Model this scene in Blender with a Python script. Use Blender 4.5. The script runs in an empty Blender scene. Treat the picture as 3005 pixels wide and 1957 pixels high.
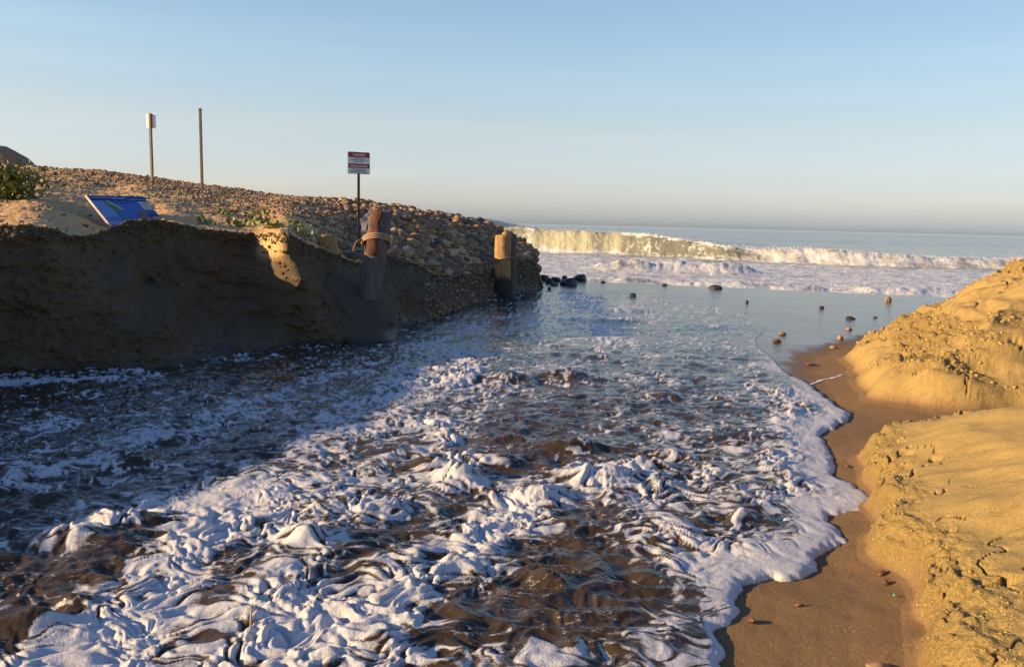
import bpy, bmesh, math, random
import numpy as np
from mathutils import Matrix, Vector

random.seed(7)
scene = bpy.context.scene
col = scene.collection

# ------------------------------------------------------------------ camera
EYE = 1.70
FPX = 2390.0                      # focal length in pixels of the 3005 px wide photograph
PITCH, ROLL = math.radians(7.7), math.radians(1.43)
cam_data = bpy.data.cameras.new('camera')
cam_data.sensor_width = 36.0
cam_data.lens = 36.0 * FPX / 3005.0
cam_data.clip_start = 0.05
cam_data.clip_end = 20000
cam = bpy.data.objects.new('camera', cam_data)
col.objects.link(cam)
CM = Matrix.Translation((0, 0, EYE)) @ Matrix.Rotation(math.pi / 2 - PITCH, 4, 'X') @ Matrix.Rotation(ROLL, 4, 'Z')
cam.matrix_world = CM
scene.camera = cam

# ------------------------------------------------------------------ sky, sun, exposure
SUN_EL, SUN_OFF = math.radians(15.5), math.radians(78)   # elevation, angle to the left of straight behind the camera
sun_vec = Vector((-math.sin(SUN_OFF) * math.cos(SUN_EL), -math.cos(SUN_OFF) * math.cos(SUN_EL), math.sin(SUN_EL)))
world = bpy.data.worlds.new('World')
scene.world = world
world.use_nodes = True
wn, wl = world.node_tree.nodes, world.node_tree.links
wn.clear()
out = wn.new('ShaderNodeOutputWorld')
bg = wn.new('ShaderNodeBackground')
bg.inputs['Strength'].default_value = 0.08
sky = wn.new('ShaderNodeTexSky')
sky.sky_type = 'NISHITA'
sky.sun_disc = False
sky.sun_elevation = SUN_EL
sky.sun_rotation = math.atan2(sun_vec.x, sun_vec.y)
sky.air_density = 1.0
sky.dust_density = 0.6
sky.ozone_density = 1.6
# sea haze: the same all round, set by the height above the horizon
wtc = wn.new('ShaderNodeTexCoord'); wsep = wn.new('ShaderNodeSeparateXYZ'); wl.new(wtc.outputs['Generated'], wsep.inputs[0])
wsc = wn.new('ShaderNodeMath'); wsc.operation = 'MULTIPLY'; wsc.inputs[1].default_value = 1.0; wl.new(wsep.outputs['Z'], wsc.inputs[0])
wrp = wn.new('ShaderNodeValToRGB'); wl.new(wsc.outputs[0], wrp.inputs[0])
SKY_STOPS = [(0.0, (0.76, 0.86, 1.36)), (0.007, (0.84, 0.95, 1.50)), (0.034, (1.06, 1.01, 1.32)), (0.111, (1.36, 1.16, 1.15)), (0.187, (1.46, 1.34, 1.28)), (0.252, (1.43, 1.39, 1.35)), (0.42, (1.0, 1.15, 1.42)), (1.0, (0.72, 0.95, 1.55))]
while len(wrp.color_ramp.elements) < len(SKY_STOPS): wrp.color_ramp.elements.new(0.5)
for e_, (p_, c_) in zip(wrp.color_ramp.elements, SKY_STOPS):
    e_.position = p_; e_.color = (c_[0] / 2, c_[1] / 2, c_[2] / 2, 1)
wm1 = wn.new('ShaderNodeVectorMath'); wm1.operation = 'MULTIPLY'; wl.new(sky.outputs[0], wm1.inputs[0]); wl.new(wrp.outputs[0], wm1.inputs[1])
# faint high streaks
wmp = wn.new('ShaderNodeMapping'); wmp.inputs['Scale'].default_value = (1.2, 1.2, 16.0); wmp.inputs['Rotation'].default_value = (0, math.radians(4), 0); wl.new(wtc.outputs['Generated'], wmp.inputs[0])
wno = wn.new('ShaderNodeTexNoise'); wno.inputs['Scale'].default_value = 1.6; wno.inputs['Detail'].default_value = 5; wl.new(wmp.outputs[0], wno.inputs['Vector'])
wr2 = wn.new('ShaderNodeValToRGB'); wr2.color_ramp.elements[0].position = 0.5; wr2.color_ramp.elements[0].color = (1, 1, 1, 1); wr2.color_ramp.elements[1].position = 0.75; wr2.color_ramp.elements[1].color = (1, 1, 1, 1)
wr2.color_ramp.elements[0].color = (0.93, 0.95, 0.97, 1); wl.new(wno.outputs['Fac'], wr2.inputs[0])
wm3 = wn.new('ShaderNodeVectorMath'); wm3.operation = 'MULTIPLY'; wl.new(wm1.outputs[0], wm3.inputs[0]); wl.new(wr2.outputs[0], wm3.inputs[1])
wm2 = wn.new('ShaderNodeVectorMath'); wm2.operation = 'SCALE'; wm2.inputs['Scale'].default_value = 2.0; wl.new(wm3.outputs[0], wm2.inputs[0])
# softer falloff towards and away from the sun than clean air gives
wdt = wn.new('ShaderNodeVectorMath'); wdt.operation = 'DOT_PRODUCT'; wdt.inputs[1].default_value = sun_vec; wl.new(wtc.outputs['Generated'], wdt.inputs[0])
wsq = wn.new('ShaderNodeMath'); wsq.operation = 'MULTIPLY'; wl.new(wdt.outputs['Value'], wsq.inputs[0]); wl.new(wdt.outputs['Value'], wsq.inputs[1])
wma = wn.new('ShaderNodeMath'); wma.operation = 'MULTIPLY_ADD'; wma.inputs[1].default_value = 0.55; wma.inputs[2].default_value = 1.0; wl.new(wsq.outputs[0], wma.inputs[0])
wdv = wn.new('ShaderNodeMath'); wdv.operation = 'DIVIDE'; wdv.inputs[0].default_value = 1.0; wl.new(wma.outputs[0], wdv.inputs[1])
wm4 = wn.new('ShaderNodeVectorMath'); wm4.operation = 'SCALE'; wl.new(wm2.outputs[0], wm4.inputs[0]); wl.new(wdv.outputs[0], wm4.inputs['Scale'])
wl.new(wm4.outputs[0], bg.inputs['Color'])
wl.new(bg.outputs[0], out.inputs['Surface'])

sun_data = bpy.data.lights.new('sun', 'SUN')
sun_data.energy = 5.0
sun_data.angle = math.radians(0.5)
sun_data.color = (1.0, 0.70, 0.38)
sun = bpy.data.objects.new('sun', sun_data)
sun.rotation_euler = sun_vec.to_track_quat('Z', 'Y').to_euler()
col.objects.link(sun)

scene.view_settings.view_transform = 'Standard'
scene.view_settings.look = 'None'
scene.view_settings.exposure = 1.0
scene.view_settings.gamma = 1.0
scene.view_settings.use_curve_mapping = False
scene.cycles.use_denoising = True
scene.cycles.sample_clamp_direct = 12.0
scene.cycles.sample_clamp_indirect = 4.0
scene.cycles.max_bounces = 6
scene.cycles.diffuse_bounces = 3
scene.cycles.glossy_bounces = 3
scene.cycles.transmission_bounces = 2

# ------------------------------------------------------------------ measuring: photograph pixel -> place
K = 3005.0 / 2380.0               # measurements below are in a 2380 px wide copy
M3 = np.array(CM.to_3x3())

def rays(u, v):
    u = np.asarray(u, float) * K; v = np.asarray(v, float) * K
    a = (u - 1502.5) / FPX; b = -(v - 978.5) / FPX
    d = np.stack(np.broadcast_arrays(a, b, -np.ones_like(a + b)), -1) @ M3.T
    return d

def ground(u, v, z=0.0):
    d = rays(u, v); t = (z - EYE) / d[..., 2]
    return d[..., 0] * t, d[..., 1] * t

def at(u, v, Y):
    d = rays(u, v); t = np.asarray(Y, float) / d[..., 1]
    return d[..., 0] * t, d[..., 1] * t, EYE + d[..., 2] * t

def P(u, v, Y):
    x, y, z = at(u, v, Y)
    return Vector((float(x), float(y), float(z)))

# ------------------------------------------------------------------ noise
_rng = np.random.RandomState(11)
_perm = np.concatenate([_rng.permutation(1024)] * 3)
_ang = _rng.rand(1024) * 2 * np.pi
_gx, _gy = np.cos(_ang).astype(np.float32), np.sin(_ang).astype(np.float32)
_perm = _perm.astype(np.int32)

def pn(x, y, seed=0):
    x = (np.asarray(x) + seed * 37.17).astype(np.float32); y = (np.asarray(y) + seed * 91.73).astype(np.float32)
    x0 = np.floor(x); y0 = np.floor(y)
    fx = x - x0; fy = y - y0
    xi = x0.astype(np.int32) & 1023; yi = y0.astype(np.int32) & 1023
    p0 = _perm[xi] + yi; p1 = _perm[xi + 1] + yi
    def g(q, dx, dy):
        h = _perm[q]
        return _gx[h] * dx + _gy[h] * dy
    n00 = g(p0, fx, fy); n01 = g(p0 + 1, fx, fy - 1)
    n10 = g(p1, fx - 1, fy); n11 = g(p1 + 1, fx - 1, fy - 1)
    sx = fx * fx * fx * (fx * (fx * 6 - 15) + 10); sy = fy * fy * fy * (fy * (fy * 6 - 15) + 10)
    a = n00 + sx * (n10 - n00); b = n01 + sx * (n11 - n01)
    return (a + sy * (b - a)) * np.float32(1.5)

def fbm(x, y, octs=4, seed=0, gain=0.5):
    s = 0; a = 1.0; f = 1.0; t = 0
    for i in range(octs):
        s = s + a * pn(x * f, y * f, seed + i * 3); t += a
        a *= gain; f *= 2.03
    return s / t

def billow(x, y, octs=2, seed=0):
    s = 0; a = 1.0; f = 1.0; t = 0
    for i in range(octs):
        s = s + a * np.abs(pn(x * f, y * f, seed + i * 3)); t += a
        a *= 0.45; f *= 2.1
    return s / t

def sstep(a, b, x):
    t = np.clip((x - a) / (b - a), 0, 1)
    return t * t * (3 - 2 * t)

def polydist(x, y, pts, closed=True):
    """distance to a polyline and inside flag for a closed one"""
    pts = np.asarray(pts, float)
    shp = x.shape; x = x.ravel(); y = y.ravel()
    d2 = np.full(x.shape, 1e18); ins = np.zeros(x.shape, bool)
    n = len(pts)
    for i in range(n if closed else n - 1):
        ax, ay = pts[i]; bx, by = pts[(i + 1) % n]
        ex, ey = bx - ax, by - ay
        L = ex * ex + ey * ey + 1e-12
        t = np.clip(((x - ax) * ex + (y - ay) * ey) / L, 0, 1)
        q = (x - ax - t * ex) ** 2 + (y - ay - t * ey) ** 2
        np.minimum(d2, q, out=d2)
        if closed and ay != by:
            c = ((ay > y) != (by > y)) & (x < ex * (y - ay) / (by - ay) + ax)
            ins ^= c
    return np.sqrt(d2).reshape(shp), ins.reshape(shp)

def spline(pts, sub=6):
    pts = np.asarray(pts, float); o = []
    n = len(pts)
    for i in range(n - 1):
        p0 = pts[max(i - 1, 0)]; p1 = pts[i]; p2 = pts[i + 1]; p3 = pts[min(i + 2, n - 1)]
        for t in np.linspace(0, 1, sub, endpoint=False):
            o.append(0.5 * (2 * p1 + (p2 - p0) * t + (2 * p0 - 5 * p1 + 4 * p2 - p3) * t * t + (3 * p1 - p0 - 3 * p2 + p3) * t ** 3))
    o.append(pts[-1])
    return np.array(o)

# ------------------------------------------------------------------ mesh helpers
def tag(o, label=None, cat=None, group=None, kind=None):
    if label: o['label'] = label
    if cat: o['category'] = cat
    if group: o['group'] = group
    if kind: o['kind'] = kind
    return o

def link(name, me, mat=None, parent=None, smooth=True):
    o = bpy.data.objects.new(name, me)
    col.objects.link(o)
    if mat is not None and len(me.materials) == 0:
        me.materials.append(mat)
    if parent is not None:
        o.parent = parent
    if smooth and len(me.polygons):
        me.polygons.foreach_set('use_smooth', np.ones(len(me.polygons), bool))
    return o

def mesh_np(name, V, F, attrs=None):
    V = np.asarray(V, np.float32); F = np.asarray(F, np.int32)
    me = bpy.data.meshes.new(name)
    k = F.shape[1]
    me.vertices.add(len(V)); me.vertices.foreach_set('co', V.ravel())
    me.loops.add(F.size); me.loops.foreach_set('vertex_index', F.ravel())
    me.polygons.add(len(F)); me.polygons.foreach_set('loop_start', np.arange(0, F.size, k, dtype=np.int32))
    for n, a in (attrs or {}).items():
        at_ = me.attributes.new(n, 'FLOAT', 'POINT')
        at_.data.foreach_set('value', np.asarray(a, np.float32).ravel())
    me.update(calc_edges=True)
    return me

def grid_mesh(name, X, Y, Z, attrs=None, keep=None, flip=False):
    n, m = X.shape
    idx = np.arange(n * m).reshape(n, m)
    a, b, c, d = idx[:-1, :-1], idx[1:, :-1], idx[1:, 1:], idx[:-1, 1:]
    F = np.stack([a, b, c, d] if not flip else [a, d, c, b], -1).reshape(-1, 4)
    V = np.stack([X, Y, Z], -1).reshape(-1, 3)
    at_ = {k: np.asarray(v).ravel() for k, v in (attrs or {}).items()}
    if keep is not None:
        kf = keep.ravel()
        F = F[kf[F].any(axis=1)]
        used = np.zeros(len(V), bool); used[F.ravel()] = True
        remap = np.cumsum(used) - 1
        F = remap[F]; V = V[used]; at_ = {k: v[used] for k, v in at_.items()}
    return mesh_np(name, V, F, at_)

def empty(name, loc=(0, 0, 0), rot=(0, 0, 0)):
    o = bpy.data.objects.new(name, None)
    o.empty_display_size = 0.1
    o.location = loc; o.rotation_euler = rot
    col.objects.link(o)
    return o

def bm_obj(name, bm, mat, parent=None, smooth=True):
    me = bpy.data.meshes.new(name)
    bm.normal_update(); bm.to_mesh(me); bm.free()
    return link(name, me, mat, parent, smooth)

def tube_mesh(name, pts, radii, seg=8, cap=True):
    pts = [Vector(p) for p in pts]; n = len(pts)
    V = []; F = []
    prev = None
    for i, p in enumerate(pts):
        t = (pts[min(i + 1, n - 1)] - pts[max(i - 1, 0)]).normalized()
        if prev is None:
            a = Vector((0, 0, 1)) if abs(t.z) < 0.9 else Vector((1, 0, 0))
            prev = t.cross(a).normalized()
        s = (prev - t * prev.dot(t)).normalized(); prev = s
        w = t.cross(s)
        r = radii[i] if hasattr(radii, '__len__') else radii
        for k in range(seg):
            an = 2 * math.pi * k / seg
            V.append(p + (s * math.cos(an) + w * math.sin(an)) * r)
    bm = bmesh.new()
    vs = [bm.verts.new(v) for v in V]
    for i in range(n - 1):
        for k in range(seg):
            bm.faces.new((vs[i * seg + k], vs[i * seg + (k + 1) % seg], vs[(i + 1) * seg + (k + 1) % seg], vs[(i + 1) * seg + k]))
    if cap:
        bm.faces.new(vs[:seg][::-1]); bm.faces.new(vs[-seg:])
    return bm

# ------------------------------------------------------------------ material helpers
def new_mat(name):
    m = bpy.data.materials.new(name); m.use_nodes = True
    nt = m.node_tree
    b = nt.nodes['Principled BSDF']
    return m, nt, b

def nd(nt, t, **kw):
    n = nt.nodes.new(t)
    for k, v in kw.items():
        if k in n.inputs.keys(): n.inputs[k].default_value = v
        else: setattr(n, k, v)
    return n

def noise(nt, vec, scale, detail=4, rough=0.55, dist=0.0):
    n = nd(nt, 'ShaderNodeTexNoise', Scale=scale, Detail=detail, Roughness=rough, Distortion=dist)
    if vec is not None: nt.links.new(vec, n.inputs['Vector'])
    return n.outputs['Fac']

def ramp(nt, fac, stops, interp='LINEAR'):
    n = nt.nodes.new('ShaderNodeValToRGB')
    n.color_ramp.interpolation = interp
    els = n.color_ramp.elements
    while len(els) < len(stops): els.new(0.5)
    for e, (p, c) in zip(els, stops):
        e.position = p
        e.color = (c if hasattr(c, '__len__') else (c, c, c)) + ((1,) if not hasattr(c, '__len__') or len(c) == 3 else ())
    nt.links.new(fac, n.inputs['Fac'])
    return n.outputs['Color']

def mix(nt, fac, a, b, mode='MIX'):
    n = nt.nodes.new('ShaderNodeMix'); n.data_type = 'RGBA'; n.blend_type = mode
    for s, v in ((n.inputs[0], fac), (n.inputs[6], a), (n.inputs[7], b)):
        if hasattr(v, 'links') or hasattr(v, 'is_linked'): nt.links.new(v, s)
        elif hasattr(v, '__len__'): s.default_value = tuple(v) + ((1,) if len(v) == 3 else ())
        else: s.default_value = v
    return n.outputs[2]

def mth(nt, op, a, b=0.0, c=0.0, clamp=False):
    n = nt.nodes.new('ShaderNodeMath'); n.operation = op; n.use_clamp = clamp
    for s, v in zip(n.inputs, (a, b, c)):
        if hasattr(v, 'is_linked'): nt.links.new(v, s)
        else: s.default_value = v
    return n.outputs[0]

def bump(nt, height, strength, dist, normal=None):
    n = nd(nt, 'ShaderNodeBump', Strength=strength, Distance=dist)
    nt.links.new(height, n.inputs['Height'])
    if normal is not None: nt.links.new(normal, n.inputs['Normal'])
    return n.outputs['Normal']

def attr(nt, name):
    n = nt.nodes.new('ShaderNodeAttribute'); n.attribute_name = name
    return n.outputs['Fac']

def coords(nt, scale=None, obj=False):
    if obj:
        t = nt.nodes.new('ShaderNodeTexCoord'); o = t.outputs['Object']
    else:
        g = nt.nodes.new('ShaderNodeNewGeometry'); o = g.outputs['Position']
    if scale:
        m = nt.nodes.new('ShaderNodeMapping'); m.inputs['Scale'].default_value = scale
        nt.links.new(o, m.inputs['Vector']); o = m.outputs['Vector']
    return o

# ---- sand of the beach and the right hand bank (attribute wet: 0 dry, 1 under a film of water; damp: darker)
def mat_beach():
    m, nt, b = new_mat('beach_sand')
    p = coords(nt)
    wet, damp, crumb = attr(nt, 'wet'), attr(nt, 'damp'), attr(nt, 'crumb')
    big = noise(nt, p, 1.3, 5, 0.6)
    dry = mix(nt, big, (0.355, 0.25, 0.085), (0.48, 0.345, 0.122))
    st = noise(nt, coords(nt, (1.0, 5.5, 2.0)), 1.6, 6, 0.65, 1.2)
    dry = mix(nt, mth(nt, 'MULTIPLY', ramp(nt, st, [(0.54, 0.0), (0.72, 1.0)]), 0.55), dry, (0.17, 0.115, 0.06))
    grain = noise(nt, p, 85, 4, 0.8)
    dry = mix(nt, 0.55, dry, ramp(nt, grain, [(0.3, (0.35, 0.35, 0.35)), (0.62, (1.15, 1.1, 1.0))]), 'MULTIPLY')
    dampc = mix(nt, big, (0.155, 0.095, 0.043), (0.255, 0.160, 0.075))
    dampc = mix(nt, 0.5, dampc, ramp(nt, grain, [(0.3, (0.35, 0.35, 0.35)), (0.62, (1.2, 1.15, 1.1))]), 'MULTIPLY')
    c = mix(nt, damp, dry, dampc)
    # shell grit
    vo = nd(nt, 'ShaderNodeTexVoronoi', Scale=42.0); nt.links.new(p, vo.inputs['Vector'])
    spk = mth(nt, 'MULTIPLY', mth(nt, 'LESS_THAN', vo.outputs['Distance'], 0.13), ramp(nt, noise(nt, p, 5.0, 3), [(0.55, 0.0), (0.62, 1.0)]))
    c = mix(nt, spk, c, (0.55, 0.42, 0.27))
    c = mix(nt, mth(nt, 'MULTIPLY', wet, 0.85), c, (0.075, 0.06, 0.042))
    nt.links.new(c, b.inputs['Base Color'])
    rr = mth(nt, 'SUBTRACT', 0.85, mth(nt, 'MULTIPLY', wet, 0.72))
    nt.links.new(rr, b.inputs['Roughness'])
    b.inputs['Specular IOR Level'].default_value = 0.4
    b.inputs['IOR'].default_value = 1.33
    dryf = mth(nt, 'SUBTRACT', 1.0, wet)
    h1 = mth(nt, 'MULTIPLY', noise(nt, p, 60, 5, 0.78), dryf)
    n1 = bump(nt, h1, 0.8, 0.010)
    h2 = mth(nt, 'MULTIPLY', noise(nt, p, 22, 5, 0.72), mth(nt, 'MULTIPLY', crumb, dryf))
    n2 = bump(nt, h2, 0.9, 0.06, n1)
    h3 = mth(nt, 'MULTIPLY', noise(nt, coords(nt, (0.35, 2.0, 1)), 2.6, 5, 0.62, 0.8), wet)
    n3 = bump(nt, h3, 0.35, 0.035, n2)
    nt.links.new(n3, b.inputs['Normal'])
    return m

def mat_bank():
    m, nt, b = new_mat('bank_sand')
    p = coords(nt)
    hill, dark, wet = attr(nt, 'hill'), attr(nt, 'dark'), attr(nt, 'wet')
    big = noise(nt, p, 1.1, 5, 0.6)
    face = mix(nt, big, (0.085, 0.062, 0.033), (0.15, 0.105, 0.052))  # same sand as the top, with the shade of the face put into its colour
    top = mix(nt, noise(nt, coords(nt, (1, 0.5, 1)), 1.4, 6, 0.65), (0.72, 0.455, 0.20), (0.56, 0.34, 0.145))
    st = noise(nt, coords(nt, (3.0, 0.9, 3.0)), 2.2, 6, 0.7, 0.8)
    top = mix(nt, mth(nt, 'MULTIPLY', ramp(nt, st, [(0.54, 0.0), (0.70, 1.0)]), 0.45), top, (0.20, 0.125, 0.065))
    gr = noise(nt, p, 60, 4, 0.7)
    grr = ramp(nt, gr, [(0.3, (0.4, 0.4, 0.4)), (0.65, (1.15, 1.15, 1.15))])
    face = mix(nt, 0.6, face, grr, 'MULTIPLY'); top = mix(nt, 0.25, top, grr, 'MULTIPLY')
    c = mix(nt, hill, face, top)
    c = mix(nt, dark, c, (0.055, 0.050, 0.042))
    nt.links.new(c, b.inputs['Base Color'])
    nt.links.new(mth(nt, 'SUBTRACT', 0.9, mth(nt, 'MULTIPLY', wet, 0.5)), b.inputs['Roughness'])
    b.inputs['Specular IOR Level'].default_value = 0.25
    n1 = bump(nt, noise(nt, p, 40, 5, 0.7), 0.6, 0.02)
    n2 = bump(nt, noise(nt, p, 9, 5, 0.65), 0.7, 0.09, n1)
    nt.links.new(n2, b.inputs['Normal'])
    return m

def mat_water(name, body, deep, foam_c, fscale, rip, ripdist, offshore=None):
    m, nt, b = new_mat(name)
    p = coords(nt)
    f = attr(nt, 'foam')
    n_f = noise(nt, p, fscale, 5, 0.68, 0.4)
    n_s = noise(nt, p, fscale * 4.3, 3, 0.6)
    edge = mth(nt, 'ADD', f, mth(nt, 'ADD', mth(nt, 'MULTIPLY', mth(nt, 'SUBTRACT', n_f, 0.5), 0.75), mth(nt, 'MULTIPLY', mth(nt, 'SUBTRACT', n_s, 0.5), 0.35)))
    # torn threads of froth over the open water
    pst = coords(nt, (0.6, 1.25, 1.0))
    patch = ramp(nt, noise(nt, p, fscale * 0.07, 3), [(0.38, 0.15), (0.62, 1.0)])
    for sc_, am_ in ((fscale * 0.26, 0.40), (fscale * 0.62, 0.26)):
        nt_ = noise(nt, pst, sc_, 2, 0.5, 1.4)
        rd_ = mth(nt, 'SUBTRACT', 1.0, mth(nt, 'ABSOLUTE', mth(nt, 'MULTIPLY', mth(nt, 'SUBTRACT', nt_, 0.5), 4.0)))
        th_ = mth(nt, 'MULTIPLY', ramp(nt, rd_, [(0.80, 0.0), (0.99, 1.0)]), patch)
        edge = mth(nt, 'ADD', edge, mth(nt, 'MULTIPLY', mth(nt, 'MULTIPLY', th_, am_), mth(nt, 'SUBTRACT', 1.0, f)))
    fm = ramp(nt, edge, [(0.30, 0.0), (0.48, 0.45), (0.74, 1.0)])
    # bubbles eat little holes
    vo = nd(nt, 'ShaderNodeTexVoronoi', Scale=fscale * 3.0); nt.links.new(p, vo.inputs['Vector'])
    hole = ramp(nt, mth(nt, 'ADD', vo.outputs['Distance'], mth(nt, 'MULTIPLY', f, 0.38)), [(0.30, 0.25), (0.60, 1.0)])
    fm = mth(nt, 'MULTIPLY', fm, hole)
    wc = mix(nt, noise(nt, p, fscale * 0.12, 3), body, deep)
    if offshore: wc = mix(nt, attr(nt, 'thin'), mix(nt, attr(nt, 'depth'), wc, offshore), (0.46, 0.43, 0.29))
    b.inputs['Roughness'].default_value = 0.07
    b.inputs['IOR'].default_value = 1.33
    nt.links.new(wc, b.inputs['Base Color'])
    rn = noise(nt, p, rip, 4, 0.6, 0.3)
    nt.links.new(bump(nt, rn, 0.8, ripdist), b.inputs['Normal'])
    fo = nd(nt, 'ShaderNodeBsdfPrincipled', Roughness=0.55)
    fc_ = mix(nt, ramp(nt, noise(nt, p, fscale * 0.55, 6, 0.75), [(0.36, 0.0), (0.60, 1.0)]), tuple(c * 0.80 for c in foam_c), foam_c)
    nt.links.new(fc_, fo.inputs['Base Color'])
    fo.inputs['Specular IOR Level'].default_value = 0.25
    fb = bump(nt, mth(nt, 'ADD', n_f, mth(nt, 'MULTIPLY', n_s, 0.4)), 0.45, 0.40 / fscale)
    nt.links.new(fb, fo.inputs['Normal'])
    ms = nt.nodes.new('ShaderNodeMixShader')
    nt.links.new(fm, ms.inputs[0]); nt.links.new(b.outputs[0], ms.inputs[1]); nt.links.new(fo.outputs[0], ms.inputs[2])
    nt.links.new(ms.outputs[0], nt.nodes['Material Output'].inputs['Surface'])
    return m

def mat_stone():
    m, nt, b = new_mat('cobble_stone')
    oi = nt.nodes.new('ShaderNodeObjectInfo'); ge = nt.nodes.new('ShaderNodeNewGeometry')
    r = mth(nt, 'FRACT', mth(nt, 'ADD', oi.outputs['Random'], mth(nt, 'MULTIPLY', ge.outputs['Random Per Island'], 7.31)))
    c = ramp(nt, r, [(0.0, (0.13, 0.09, 0.06)), (0.2, (0.36, 0.21, 0.09)), (0.38, (0.08, 0.06, 0.045)), (0.55, (0.45, 0.24, 0.085)), (0.7, (0.17, 0.12, 0.075)), (0.85, (0.30, 0.19, 0.10)), (1.0, (0.50, 0.37, 0.22))])
    p = coords(nt)
    c = mix(nt, 0.7, c, ramp(nt, noise(nt, p, 30, 5, 0.7), [(0.3, (0.35, 0.35, 0.35)), (0.7, (1.15, 1.15, 1.15))]), 'MULTIPLY')
    nt.links.new(c, b.inputs['Base Color'])
    b.inputs['Roughness'].default_value = 0.7
    nt.links.new(bump(nt, noise(nt, p, 45, 4, 0.6), 0.3, 0.01), b.inputs['Normal'])
    return m

def mat_simple(name, c1, c2, scale, rough=0.7, stretch=None, bstr=0.4, bdist=0.01, obj=True, metallic=0.0):
    m, nt, b = new_mat(name)
    p = coords(nt, stretch, obj=obj)
    f = noise(nt, p, scale, 5, 0.65)
    nt.links.new(mix(nt, ramp(nt, f, [(0.35, 0.0), (0.65, 1.0)]), c1, c2), b.inputs['Base Color'])
    b.inputs['Roughness'].default_value = rough
    b.inputs['Metallic'].default_value = metallic
    if bstr: nt.links.new(bump(nt, f, bstr, bdist), b.inputs['Normal'])
    return m

M_beach = mat_beach()
M_bank = mat_bank()
M_water = mat_water('foaming_channel_water', (0.068, 0.044, 0.020), (0.028, 0.022, 0.015), (0.54, 0.54, 0.55), 26.0, 8.0, 0.022)
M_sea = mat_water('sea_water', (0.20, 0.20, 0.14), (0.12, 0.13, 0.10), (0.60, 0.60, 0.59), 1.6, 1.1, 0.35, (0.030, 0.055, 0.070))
M_stone = mat_stone()
M_wetrock = mat_simple('wet_rock', (0.018, 0.016, 0.014), (0.045, 0.038, 0.032), 9, 0.35, bstr=0.5, bdist=0.03)
M_tanrock = mat_simple('tan_rock', (0.30, 0.18, 0.08), (0.20, 0.12, 0.06), 14, 0.6)
M_boulder = mat_simple('boulder_rock', (0.34, 0.22, 0.13), (0.17, 0.11, 0.07), 1.6, 0.85, bstr=0.8, bdist=0.15)
M_wood = mat_simple('weathered_wood', (0.48, 0.30, 0.12), (0.24, 0.135, 0.055), 7, 0.8, (6, 6, 0.5), 0.6, 0.02)
M_pile = mat_simple('old_pile_wood', (0.15, 0.12, 0.10), (0.07, 0.058, 0.05), 6, 0.85, (5, 5, 0.7), 0.8, 0.03)
M_rust = mat_simple('rusty_bark', (0.17, 0.062, 0.03), (0.06, 0.03, 0.022), 14, 0.9, (3, 3, 1), 0.9, 0.02)
M_rope = mat_simple('rope_fibre', (0.42, 0.29, 0.16), (0.27, 0.18, 0.10), 60, 0.9, bstr=0.6, bdist=0.005)
M_darkrope = mat_simple('dark_rope_fibre', (0.16, 0.11, 0.07), (0.09, 0.065, 0.045), 60, 0.9, bstr=0.6, bdist=0.005)
M_post = mat_simple('dark_post_metal', (0.055, 0.045, 0.035), (0.035, 0.03, 0.025), 20, 0.55, bstr=0.1)
M_brownpost = mat_simple('brown_post', (0.20, 0.13, 0.075), (0.13, 0.085, 0.05), 12, 0.7, (4, 4, 0.6), 0.3)
M_white = mat_simple('white_panel', (0.80, 0.80, 0.78), (0.74, 0.74, 0.72), 6, 0.4, bstr=0.0)
M_red = mat_simple('red_print', (0.36, 0.022, 0.018), (0.31, 0.018, 0.016), 8, 0.45, bstr=0.0)
M_ink = mat_simple('black_print', (0.02, 0.02, 0.03), (0.03, 0.03, 0.04), 8, 0.5, bstr=0.0)
M_navy = mat_simple('navy_print', (0.012, 0.030, 0.15), (0.010, 0.025, 0.12), 8, 0.35, bstr=0.0)
M_blue = mat_simple('blue_print', (0.045, 0.13, 0.42), (0.035, 0.10, 0.36), 5, 0.35, bstr=0.0)
M_lblue = mat_simple('light_blue_print', (0.13, 0.25, 0.52), (0.10, 0.21, 0.47), 6, 0.35, bstr=0.0)
M_green = mat_simple('green_print', (0.04, 0.20, 0.08), (0.03, 0.15, 0.07), 8, 0.4, bstr=0.0)
M_lime = mat_simple('pale_green_print', (0.36, 0.40, 0.16), (0.31, 0.36, 0.14), 8, 0.4, bstr=0.0)
M_brownprint = mat_simple('brown_print', (0.12, 0.06, 0.05), (0.20, 0.12, 0.10), 14, 0.4, bstr=0.0)
M_tanprint = mat_simple('tan_print', (0.55, 0.47, 0.36), (0.40, 0.28, 0.22), 12, 0.4, bstr=0.0)
M_cloth = mat_simple('torn_cloth', (0.42, 0.42, 0.46), (0.34, 0.34, 0.38), 6, 0.9, bstr=0.3)
M_leaf = mat_simple('shrub_leaf', (0.17, 0.19, 0.025), (0.08, 0.11, 0.018), 5, 0.6, bstr=0.0, obj=False)
M_stem = mat_simple('shrub_stem', (0.10, 0.07, 0.04), (0.06, 0.045, 0.03), 9, 0.8)
M_kelp = mat_simple('kelp', (0.16, 0.065, 0.02), (0.07, 0.03, 0.012), 30, 0.35)
M_straw = mat_simple('straw', (0.45, 0.24, 0.04), (0.36, 0.18, 0.03), 30, 0.5)
M_teal = mat_simple('teal_plastic', (0.05, 0.5, 0.36), (0.04, 0.42, 0.3), 8, 0.4, bstr=0.0)

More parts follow.
